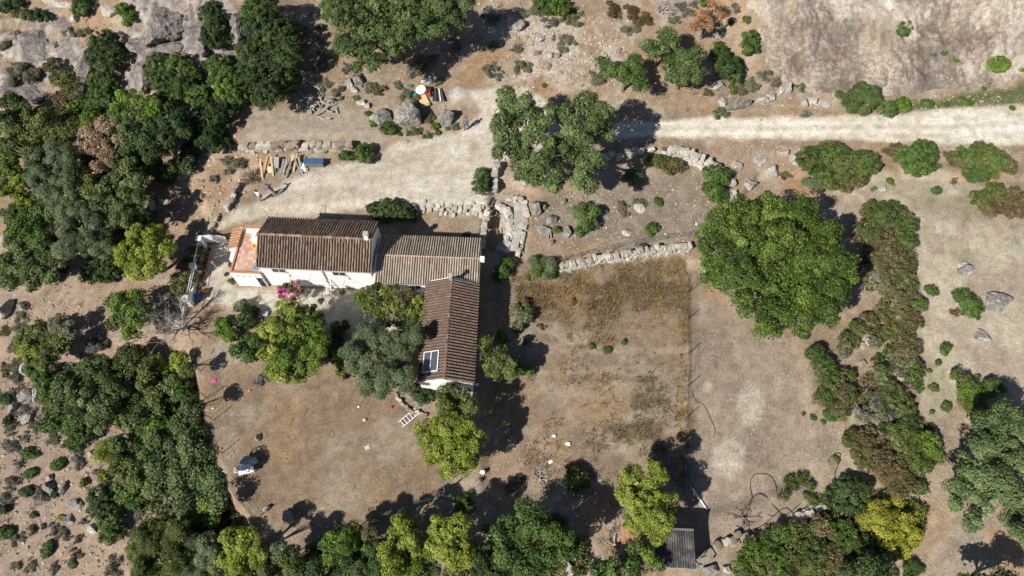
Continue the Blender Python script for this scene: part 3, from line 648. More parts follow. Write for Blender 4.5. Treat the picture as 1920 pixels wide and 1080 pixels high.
stone_wall('curved pale retaining wall below the road, above the green bush', [(1252, 292), (1285, 297), (1318, 312), (1345, 334)], 1.0, .40, .7, 3, True, .05, seed=32, lean=.1)
stone_wall('short rough stone wall end behind the green garden bush', [(1370, 345), (1372, 375), (1362, 398), (1345, 408)], .7, .5, .5, 2, True, .1, seed=33, gap=.15)
stone_wall('low boulder terrace wall behind the leaning planks', [(458, 284), (500, 283), (545, 282), (590, 282), (640, 282), (665, 280)], .95, .72, .6, 2, False, .08, seed=34, lean=.1)
stone_wall('tumbled stone wall running down from the stick pile', [(448, 350), (438, 370), (428, 392)], .5, .5, .45, 2, False, .08, seed=35)
stone_wall('broken stone row beside the white garden gate', [(408, 408), (398, 425), (388, 440), (383, 450)], .5, .5, .45, 2, False, .1, seed=36, gap=.1)
stone_wall('short stone pillar wall beside the round bush at the drive', [(931, 318), (929, 340), (926, 362)], .9, .5, .55, 3, True, .05, seed=37)
stone_wall('rubble retaining wall along the lower edge of the driveway', [(785, 395), (830, 397), (875, 400), (912, 404)], .5, .34, .42, 3, True, .17, seed=38, lean=.28, gap=.22)
stone_wall('rubble wall beside the dark sunken passage', [(914, 405), (909, 430), (905, 455), (900, 470)], .6, .42, .5, 2, True, .08, seed=39, gap=.1)
stone_wall('crumbling stone edge of the old ruined platform', [(955, 372), (980, 382), (987, 405), (984, 430), (978, 455), (972, 478)], .45, .45, .5, 2, True, .07, seed=40, gap=.08)
stone_wall('inner stone course of the ruined platform', [(936, 388), (950, 398), (958, 415), (955, 440), (948, 465)], .4, .5, .6, 1, True, .07, seed=41)
stone_wall('half buried stone row under the brambles by the field', [(1686, 640), (1684, 670), (1687, 712)], .5, .45, .5, 2, True, .08, seed=42, gap=.1)
stone_wall('grey fallen stones between the two bramble strips', [(1622, 640), (1610, 660), (1628, 690), (1632, 720)], .3, .5, .5, 1, False, .2, seed=43, gap=.3)
stone_wall('broken white stone wall near the black hoses', [(1490, 972), (1515, 962), (1545, 945)], .5, .4, .5, 2, True, .08, seed=44)
stone_wall('rough stone heap wall beside the tin shed', [(1310, 1050), (1340, 1030), (1370, 1012), (1392, 1005)], .5, .42, .5, 2, False, .16, seed=45, gap=.15)
stone_wall('thin curved stone border below the brown tiled wing', [(742, 740), (752, 755), (765, 768), (785, 775), (800, 778)], .22, .35, .25, 1, False, .05, seed=46)
stone_wall('loose stone bank above the road bend under the oak', [(1130, 300), (1170, 292), (1215, 285), (1245, 288)], .5, .5, .5, 2, True, .15, seed=47, gap=.25)

# ------------------------------------------------------------------ boulders and outcrops
def rock_mesh(seed, sub=3, rough=.22, mat=None, flat_=.0):
    r = np.random.default_rng(seed); bm = bmesh.new(); bmesh.ops.create_icosphere(bm, subdivisions=sub, radius=1.0)
    co = np.array([v.co[:] for v in bm.verts]); 
    for k in range(int(11 + r.integers(6))):          # chop with random planes for facets
        n = r.normal(0, 1, 3); n /= np.linalg.norm(n); d = r.uniform(.48, .86); s = co @ n; co = co - np.outer(np.clip(s - d, 0, None) * .97, n)
    f = r.uniform(1.6, 2.4); co = co * (1.22 + rough * (fbm(co[:, 0] * f + seed, co[:, 1] * f + co[:, 2] * f, 1.3, seed, 5, .6) - .5))[:, None]
    if sub > 2: co = co * (1 + .16 * (fbm(co[:, 0] * 4 + co[:, 2] * 2.3 + seed, co[:, 1] * 4 - co[:, 2] * 2.7, 1.1, seed + 5, 4, .6) - .5))[:, None]
    for v, c in zip(bm.verts, co): v.co = c
    me = bpy.data.meshes.new('rock'); bm.to_mesh(me); bm.free(); me.materials.append(mat); return me
ROCKV = {k: [rock_mesh(300 + 10 * j + i, 2, .3, mt) for i in range(6)] for j, (k, mt) in enumerate((('g', ROCKG), ('w', ROCKW), ('p', ROCKP)))}
def rock(px, py, rx, ry, h, label, mat='g', big=False, rz=0., group=None, name='boulder', seed=None, sink=.35):
    p = P(px, py, h * .4); s = mpp(p); seed = seed or int(px * 7 + py)
    me = rock_mesh(seed, 5 if rx > 20 else 4, .42, {'g': ROCKG, 'w': ROCKW, 'p': ROCKP}[mat]) if big else ROCKV[mat][seed % 6]
    o = bpy.data.objects.new(name, me); link(o); tag(o, label, 'boulder' if name == 'boulder' else 'rock', group)
    o.scale = (rx * s, ry * s * 1.12, h)
    if big: me.transform(Matrix.Diagonal((*o.scale, 1))); o.scale = (1, 1, 1)
    o.location = (p[0], p[1], gz(p[0], p[1]) + h * (1 - 2 * sink) * .5); o.rotation_euler = (random.uniform(-.1, .1), random.uniform(-.1, .1), rz)
    return o
BIG = [
 (62, 82, 40, 40, 1.0, 'broad grey rock slab near the top left corner', 'p', 0), (300, 45, 34, 46, 1.3, 'tall pale grey rock outcrop at the top, larger of two', 'p', .2), (300, 85, 50, 24, 1.0, 'wide grey ledge in front of the tall rock outcrop', 'p', 0),
 (372, 62, 26, 46, .9, 'long rock rib between the ledge and the dark shrubs', 'p', .1), (158, 128, 18, 52, .8, 'narrow upright rock rib beside the dark round shrub', 'p', .05), (108, 6, 28, 9, .5, 'flat rock lip cut off by the top edge of the picture', 'w', 0),
 (265, 135, 22, 34, .7, 'weathered rock between round dark shrub and bright green shrub', 'p', 0), (447, 45, 18, 45, .9, 'grey rock rib squeezed between two tall dark shrubs', 'p', -.1), (30, 150, 30, 40, .5, 'lichen grey rock under feathery grey shrub at left edge', 'p', 0),
 (60, 175, 24, 22, .6, 'small grey outcrop beside the rusty shrub strip', 'p', .4), (205, 20, 16, 12, .4, 'pale rock by the shadow of the top bush', 'w', 0), (140, 33, 9, 7, .4, 'small pale stone above the dark round shrub', 'w', 0),
 (712, 216, 19, 13, .9, 'wedge shaped grey boulder, smallest on the left of the three lot boulders', 'g', -.3), (762, 214, 27, 21, 1.3, 'largest grey boulder in the middle above the driveway', 'g', -.3), (838, 222, 15, 14, 1.0, 'pointed boulder with dark shadow near the walking person', 'g', .6),
 (1385, 192, 24, 14, .9, 'large purple grey boulder at the road edge', 'p', .1), (1433, 185, 20, 8, .6, 'long white rock lying along the road edge', 'w', .25), (1471, 167, 14, 11, .8, 'square white boulder standing above the road', 'w', .1),
 (1447, 180, 10, 8, .5, 'small white rock just below the square white boulder', 'w', .3), (1509, 192, 7, 9, .4, 'narrow pale stone at the foot of the rock face', 'w', 0), (1524, 187, 11, 6, .4, 'flat pale stone beside the narrow one under the rock face', 'w', -.2),
 (1547, 196, 12, 6, .4, 'long pale stone left of the feathery road bush', 'w', 0), (1345, 160, 20, 12, .5, 'sandy rock ledge below the dark hillside shrubs', 'w', .1), (1355, 190, 10, 10, .4, 'cream stone touching the purple grey boulder', 'w', 0),
 (970, 48, 14, 10, .7, 'dark sided grey boulder on the stony slope at the top', 'g', .3), (1015, 70, 10, 8, .3, 'flat pale stone on the slope below the grey boulder', 'w', .5), (1005, 99, 8, 7, .3, 'rounded stone on the stony slope, uppermost of a trio', 'g', 0),
 (1033, 103, 6, 6, .25, 'tiny stone on the slope beside its twin', 'w', .4), (1046, 103, 7, 6, .3, 'tiny grey stone right of its pale twin', 'g', 0), (1027, 124, 7, 7, .3, 'rounded grey stone lowest on the stony slope', 'g', 0), (1160, 93, 6, 5, .3, 'lone dark stone left of the hillside trees', 'g', 0),
 (655, 154, 9, 10, .5, 'grey stone in the scrub below the big oak', 'g', .3), (671, 152, 10, 9, .5, 'second grey stone in the scrub below the big oak', 'g', 0), (677, 192, 9, 7, .35, 'pale stone above the wedge shaped boulder', 'w', 0), (689, 197, 6, 6, .3, 'small cream stone touching its pale neighbour', 'w', 0), (665, 168, 8, 6, .3, 'cream stone below the two grey scrub stones', 'w', 0),
 (283, 386, 8, 11, .5, 'white upright rock at the edge of the left wood', 'w', .2), (1008, 388, 12, 14, .7, 'split blue grey rock beside the ruined platform', 'g', .2), (1020, 388, 7, 8, .4, 'smaller grey rock leaning on the split rock', 'g', 0), (1037, 412, 10, 9, .5, 'grey pointed rock by the garden stump', 'g', .4),
 (1057, 378, 6, 6, .3, 'small grey stone above the garden bush', 'g', 0), (1200, 388, 12, 10, .4, 'pale angular rock in the middle of the garden', 'w', .3), (1062, 433, 9, 11, .4, 'grey rock left of the garden bush', 'g', .1), (1176, 437, 9, 7, .25, 'flat pale stone group on bare garden soil', 'w', 0),
 (1022, 432, 11, 12, .4, 'flat triangular stone beside the garden stump', 'g', .6), (1034, 455, 6, 5, .3, 'brown stone at the foot of the garden stump', 'g', 0),
 (1872, 566, 26, 17, .5, 'dark grey square rock slab lying in the pale pasture', 'g', .2), (1845, 631, 17, 11, .25, 'low grey rock barely rising from the pasture', 'g', -.4), (1812, 506, 17, 9, .5, 'grey rock in the small pit at the top of the pasture', 'g', 0), (1806, 498, 10, 5, .3, 'cream rock on the rim of the pasture pit', 'w', 0),
 (1492, 300, 10, 10, .5, 'pinkish rock left of the large green roadside bush', 'w', .2), (1450, 318, 14, 10, .6, 'cracked sandy rock above the great lime green tree', 'w', .3), (1468, 285, 11, 8, .4, 'sandy rock below the road edge', 'w', 0), (1425, 300, 12, 9, .4, 'pale rock between curved wall and road', 'w', .5),
 (1385, 310, 12, 9, .4, 'sandy rock just right of the curved wall', 'w', 0), (1405, 345, 14, 10, .5, 'sandy boulder at the corner of the garden wall', 'w', .2), (1655, 353, 7, 6, .3, 'small white stone below the large roadside bush', 'w', 0),
 (11, 578, 10, 17, .7, 'tall pale rock at the left edge', 'w', 0), (45, 574, 9, 9, .5, 'dark grey rock beside its tall pale neighbour', 'g', .3), (49, 693, 9, 13, .6, 'pale rock beside the small orange bush on the left slope', 'w', .3), (72, 731, 11, 19, .7, 'long white rock standing against the left oak wood', 'w', .1),
 (50, 742, 14, 12, .6, 'jagged grey rock beside the long white rock', 'g', .5), (22, 766, 8, 9, .4, 'round white rock on the left slope', 'w', 0), (51, 786, 9, 9, .4, 'white rock between two grey shrubs on the left slope', 'w', .2), (147, 667, 6, 6, .3, 'small pale rock on the path between left trees', 'w', 0), (161, 668, 5, 6, .3, 'tiny pale rock on the path', 'w', 0),
 (8, 450, 9, 9, .5, 'white rock at the left edge under the oak', 'w', 0), (162, 504, 7, 6, .4, 'cream rock in the shade under the left trees', 'w', .3), (90, 915, 9, 10, .4, 'grey stone between grey shrubs on the lower left slope', 'g', .4), (118, 915, 7, 11, .35, 'upright grey stone on the lower left slope', 'g', .1),
 (140, 945, 15, 11, .25, 'flat grey slab left of the dark tall shrub', 'g', .5), (130, 975, 12, 9, .25, 'flat grey slab beside the small yellow bush', 'g', .4), (173, 992, 9, 6, .3, 'white stone touching the dark tall shrub', 'w', -.5), (93, 897, 6, 6, .3, 'small pale stone above the slope stones', 'w', 0), (238, 820, 8, 6, .4, 'grey stone by the bright green slope tree', 'g', 0),
 (170, 850, 6, 5, .25, 'tiny pale stone on the bare slope above the yellow bush', 'w', 0), (541, 968, 11, 12, .6, 'dark grey boulder in the shade of the yard fence', 'g', 0), (500, 954, 8, 5, .3, 'pale stone near the shaded yard boulder', 'w', .3), (483, 820, 7, 6, .35, 'single pale stone lying in the dirt yard', 'w', .4),
 (1065, 1066, 16, 14, .6, 'pale rock at the bottom beside dead branches', 'w', .3), (1300, 1062, 16, 10, .4, 'brown rock rubble in front of the tin shed', 'g', 0), (1330, 1070, 14, 12, .4, 'second rock in front of the tin shed', 'g', .5), (1362, 1066, 10, 6, .3, 'pale blue grey flat rock beside the shed rubble', 'w', -.5),
 (535, 1012, 1, 1, .1, '', 'g', 0),
]
for (x, y, rx, ry, h, lb, mt, rz) in BIG:
    if lb: rock(x, y, rx, ry, h, lb, mt, rx > 8, rz, name='boulder' if rx > 9 else 'rock')

# ------------------------------------------------------------------ fences, railing, gate
def wire_fence(label, px, posts, hgt=1.45, net=None, name='wire_fence', post_r=.035, cat='fence', mesh_step=.22):
    pts = [P(x, y) for x, y in px]; root = empty(name, pts[0], 0, label, cat); L = Vector(root.location)
    for x, y in posts:
        p = P(x, y); MB().tube([Vector(p) - L - Vector((0, 0, .2)), Vector(p) - L + Vector((random.uniform(-.05, .05), random.uniform(-.05, .05), hgt))], post_r, 6).build('post', DARKMETAL if net is None else METAL, root)
    m = MB(); path = polyline(pts, mesh_step)
    for zi in np.arange(.08, hgt - .05, .2 if net else .32):
        m.tube([(x - L.x, y - L.y, gz(x, y) + zi - L.z + .02 * math.sin(x * 3 + zi * 9)) for x, y, a in path], .007 if net else .009, 3, cap=False)
    for x, y, a in path: m.tube([(x - L.x, y - L.y, gz(x, y) - L.z), (x - L.x, y - L.y, gz(x, y) + hgt - .1 - L.z)], .006 if net else .007, 3, cap=False)
    m.build('wire_mesh', GREENNET if net else DARKMETAL, root); return root
wire_fence('thin wire fence on dark posts between dry field and bare strip', [(1290, 520), (1289, 600), (1292, 664), (1290, 728), (1288, 790), (1287, 850), (1288, 920)], [(1290, 548), (1290, 599), (1291, 663), (1290, 725), (1288, 784), (1288, 838), (1287, 895)], 1.3)
wire_fence('green net fence along the wooded side of the dirt yard', [(372, 672), (380, 720), (392, 770), (405, 830), (420, 890), (450, 935), (482, 972)], [(376, 695), (390, 748), (400, 788), (416, 850), (432, 905), (482, 972)], 1.5, True)
wire_fence('green net fence along the lower edge of the dirt yard', [(600, 1012), (665, 997), (720, 975), (780, 950), (836, 926)], [(600, 1012), (665, 996), (725, 973), (780, 949), (836, 926)], 1.5, True)
wire_fence('short green net fence closing the yard by the yellow tree', [(836, 926), (830, 905), (822, 885)], [(836, 924), (823, 886)], 1.5, True)
wire_fence('loose wire fence along the top of the garden wall', [(1050, 492), (1110, 475), (1180, 460), (1250, 448), (1310, 440)], [(1062, 488), (1090, 482), (1122, 478), (1150, 470), (1190, 462), (1250, 448)], .9, None, post_r=.03)
def railing():
    A, B, D = P(384, 462), P(373, 512), P(360, 572)
    root = empty('terrace_railing', (B[0], B[1], 0), 0, 'white metal railing with white pillars along the paved yard', 'railing'); L = Vector(root.location)
    def lo(p, z): return (p[0] - L.x, p[1] - L.y, z)
    for p in (A, B, D):
        x, y = p[0] - L.x, p[1] - L.y; MB().box(x - .2, x + .2, y - .2, y + .2, -.6, 1.05).box(x - .26, x + .26, y - .26, y + .26, 1.052, 1.13).build('pillar', WHITE, root, bevel=.02)
    for a, b in ((A, B), (B, D)):
        a2 = np.array(lo(a, 0)); b2 = np.array(lo(b, 0)); d = (b2 - a2) / np.linalg.norm(b2 - a2); n = np.array([-d[1], d[0], 0])
        w = MB(); q = [a2 + d * .2 + n * .09, a2 + d * .2 - n * .09, b2 - d * .2 - n * .09, b2 - d * .2 + n * .09]; w.prism([(p[0], p[1]) for p in q], -.6, .25); w.build('plinth', WHITE, root)
        for z in (.6, .95): MB().tube([a2 + d * .2 + [0, 0, z], b2 - d * .2 + [0, 0, z]], .03, 6).build('rail', WHITEPAINT, root)
        k = MB(); n_ = int(np.linalg.norm(b2 - a2) / .35)
        for i in range(1, n_): p = a2 + (b2 - a2) * i / n_; k.tube([p + [0, 0, .25], p + [0, 0, .95]], .012, 4)
        k.build('baluster', WHITEPAINT, root)['kind'] = 'stuff'
railing()
def gate():
    a, b = P(391, 458), P(430, 458); root = empty('garden_gate', ((a[0] + b[0]) / 2, (a[1] + b[1]) / 2, 0), 0, 'white slatted garden gate between pillar and tiled annex', 'gate'); n = 15
    d = (b - a) / n
    for i in range(n + 1):
        p = a + d * i; x, y = p[0] - root.location[0], p[1] - root.location[1]; h = 1.15 + .22 * math.sin(PI * i / n)
        MB().box(x - .05, x + .05, y - .012, y + .012, .06, h).build('slat', WHITEPAINT, root)
    for z in (.3, .95): MB().tube([(a[0] - root.location[0], a[1] - root.location[1] + .03, z), (b[0] - root.location[0], b[1] - root.location[1] + .03, z)], .025, 6).build('rail', WHITEPAINT, root)
gate()

# ------------------------------------------------------------------ trees, shrubs and scrub
# style: leaf length, width ratio, clump radius, cover, vertical squash, spread of leaf directions, sprig overhang
STY = {
 'oak':     (.24, .55, .52, .95, .80, .55, .10), 'mastic': (.19, .50, .27, 1.0, .75, .55, .08), 'round': (.20, .50, .30, 1.0, .85, .55, .08),
 'lime':    (.27, .50, .62, 1.00, .70, .60, .22), 'yellow': (.22, .42, .36, 1.10, .85, .60, .10), 'olive': (.26, .22, .48, 1.60, .75, .75, .22),
 'feather': (.30, .16, .45, 1.70, .75, .90, .30), 'bramble': (.21, .40, .25, .85, .36, .9, .18), 'scrub': (.24, .22, .24, .85, .60, 1.1, .7),
 'under':   (.26, .50, .40, .42, .55, .90, .15), 'dead':    (.20, .45, .40, .55, .80, .9, .2), 'vine': (.22, .55, .30, 1.0, .5, .9, .2),
}
def _unit(a): return a / np.maximum(np.linalg.norm(a, axis=-1, keepdims=True), 1e-9)
def leaves(blobs, sty, seed):
    """blobs: list of (centre, radius, slot). Returns quads of leaf faces spread through clumps over the crown"""
    ls, ratio, rc0, cover, sq, rnd, hang = STY[sty]; cover *= 1.4; ls *= .72; r = np.random.default_rng(seed)
    cen = np.array([b[0] for b in blobs]); rad = np.array([b[1] for b in blobs]); P_, N_, M_, T_, D_, Z_ = [], [], [], [], [], []
    nsl = max(b[2] for b in blobs) + 1; stray = .38 if sty in ('bramble', 'vine', 'under') else .12
    for bi, (c, R, slot) in enumerate(blobs):
        rc = min(rc0, R * .55); rz = R * sq
        ncl = max(4, int(2.3 * (R / rc) ** 2)); d = _unit(r.normal(0, 1, (ncl * 2, 3))); d = d[d[:, 2] > -.30][:ncl]; ncl = len(d)
        rf = r.uniform(*((.80, 1.04) if sty in ('mastic', 'round', 'bramble') else (.55, 1.06)), (ncl, 1)); cc = c + d * np.array([R, R, rz]) * (1 - .5 * rc / R) * rf
        nl = max(8, int(cover * 6.3 * rc * rc / (.5 * ls * ls * ratio) * .55)); k = np.repeat(np.arange(ncl), nl); n = len(k)
        dd = _unit(r.normal(0, 1, (n, 3)) + d[k] * .55 + np.array([0, 0, .25])); q = r.random((n, 1)) ** .5
        crs = rc * r.uniform(.65, 1.25, ncl)[k][:, None]
        p = cc[k] + dd * crs * (.35 + .65 * q + hang * r.random((n, 1)) ** 3) * np.array([1, 1, .8])
        nn = _unit(dd * .75 + d[k] * .45 + r.normal(0, rnd, (n, 3)) + np.array([0, 0, .35]))
        tc = (r.normal(.48, .15, ncl) + r.normal(0, .09))[k]; P_.append(p); N_.append(nn); M_.append(np.where(r.random(ncl) < stray, r.integers(0, nsl, ncl), slot)[k]); T_.append(np.clip(tc + r.normal(0, .17, n), 0, 1)); D_.append(dd)
        # a few larger inner leaves close the crown
        m = int(3.6 * R * R / (ls * ls)); di = _unit(r.normal(0, 1, (m, 3))); pi = c + di * np.array([R, R, rz]) * r.uniform(.3, .88, (m, 1))
        P_.append(pi); N_.append(_unit(di + r.normal(0, .5, (m, 3)))); M_.append(np.full(m, slot)); T_.append(np.clip(r.normal(.42, .15, m), 0, 1)); D_.append(di); Z_ += [np.ones(n), np.full(m, 1.9)]
    p = np.concatenate(P_); nn = np.concatenate(N_); mi = np.concatenate(M_); t = np.concatenate(T_); dd = np.concatenate(D_); own = np.repeat(np.arange(len(blobs)), [len(P_[2 * i]) + len(P_[2 * i + 1]) for i in range(len(blobs))])
    keep = np.ones(len(p), bool)
    for bi in range(len(blobs)):          # nothing grows deep inside a neighbouring clump
        q = (p - cen[bi]) / (rad[bi] * np.array([1, 1, STY[sty][4]])); keep &= ~((own != bi) & ((q * q).sum(1) < .42))
    p, nn, mi, t, dd = p[keep], nn[keep], mi[keep], t[keep], dd[keep]; n = len(p); zz = np.concatenate(Z_)[keep][:, None]
    a = r.normal(0, 1, (n, 3)) + (dd * 1.1 if ratio < .3 else 0); a = _unit(a - nn * (a * nn).sum(1, keepdims=True)); b = np.cross(nn, a)
    l = ls * zz * r.uniform(.35, .68, (n, 1)); w = l * np.where(zz > 1, max(ratio, .4), ratio) * r.uniform(.8, 1.25, (n, 1))
    w = w * 1.1
    V = np.stack([p - a * l - b * w, p - a * l * .8 + b * w, p + a * l], 1).reshape(-1, 3)
    return V, np.arange(3 * n).reshape(n, 3), mi, t
TOT = [0]
def parse(s, default):
    out = []
    for w in s.split():
        q = w.split(':'); x, y, r_ = map(float, q[0].split(',')); out.append((x, y, r_, q[1] if len(q) > 1 else default))
    return out
def limbs(base, tops, r0, seed, mat, extra=0.0):
    r = random.Random(seed); m = MB(); base = Vector(base); c = sum((Vector(t) for t in tops), Vector()) / len(tops); H = max(.3, min(t[2] for t in tops) - base.z)
    fork = base + (c - base) * .38; fork.z = base.z + H * .5
    mid = (base + fork) / 2 + Vector((r.uniform(-.1, .1), r.uniform(-.1, .1), 0)); m.tube([base - Vector((0, 0, .25)), base + Vector((0, 0, .05)), mid, fork], [r0 * 1.5, r0 * 1.15, r0, r0 * .9], 8)
    for t in tops:
        t = Vector(t); k = (fork + t) / 2 + Vector((r.uniform(-.25, .25), r.uniform(-.25, .25), r.uniform(0, .25)))
        m.tube([fork, k, t + Vector((0, 0, extra))], [r0 * .6, r0 * .4, r0 * .14], 6)
        for _ in range(3):
            e = t + Vector((r.uniform(-1, 1), r.uniform(-1, 1), r.uniform(-.2, .6))) * (.6 + extra); m.tube([k, (k + e) / 2 + Vector((0, 0, .15)), e], [r0 * .28, r0 * .2, r0 * .07], 4)
    return m
def plant(name, cat, style, pal, h, label, blobs, group=None, seed=None, bark=None, tree=None, sqh=None):
    bl = parse(blobs, pal); seed = seed or int(bl[0][0] * 31 + bl[0][1]) % 99991; sq = STY[style][4]
    tree = (h >= 2.6) if tree is None else tree; r = np.random.default_rng(seed)
    slots = []; B = []
    for x, y, rp, pl in bl:
        p = P(x, y, h * .6); R = rp * mpp(p) * (1.28 if style == 'bramble' else 1.27 if style in ('yellow', 'olive') else 1.18); zc = max(h - R * sq, R * sq * .35) if tree else max(.05, min(h, R * 1.5) - R * sq)
        zc += r.uniform(-.12, .12) * h * (.9 if tree else .3); p = P(x, y, max(zc, .05)); R = rp * mpp(p) * (1.28 if style == 'bramble' else 1.27 if style in ('yellow', 'olive') else 1.18)
        if pl not in slots: slots.append(pl)
        B.append((p, R, slots.index(pl)))
    V, F, mi, t = leaves(B, style, seed); TOT[0] += len(F)
    c = np.average([b[0] for b in B], 0, weights=[b[1] ** 2 for b in B]); base = np.array([c[0], c[1], gz(c[0], c[1])])
    mats = [LEAF[s] for s in slots]
    if tree:
        root = empty(name, base, 0, label, cat, group)
        o = bpy.data.objects.new('crown', mesh_np('crown', V - base, F, mats, t, mi)); link(o, root)
        tops = [tuple(b[0] - base) for b in sorted(B, key=lambda b: -b[1])[:9]]
        limbs((0, 0, 0), tops, .06 + .028 * h, seed, bark, (.75 if 'pale branches' in label or 'car' in label else .3) if style in ('oak', 'lime') else 0).build('trunk', PALEBARK if 'pale branches' in label or 'car' in label else (bark or BARK), root, smooth=True)
        return root
    root = empty(name, base, 0, label, cat, group); o = bpy.data.objects.new('foliage', mesh_np('foliage', V - base, F, mats, t, mi)); link(o, root)
    m = MB()
    for b in B[:6]:
        q = Vector(b[0] - base); m.tube([(q.x * .5, q.y * .5, -.1), (q.x * .8, q.y * .8, q.z * .5), tuple(q)], [.05, .035, .015], 5)
    m.build('stem', BARK, root); return root
T, SH = 'tree', 'shrub'
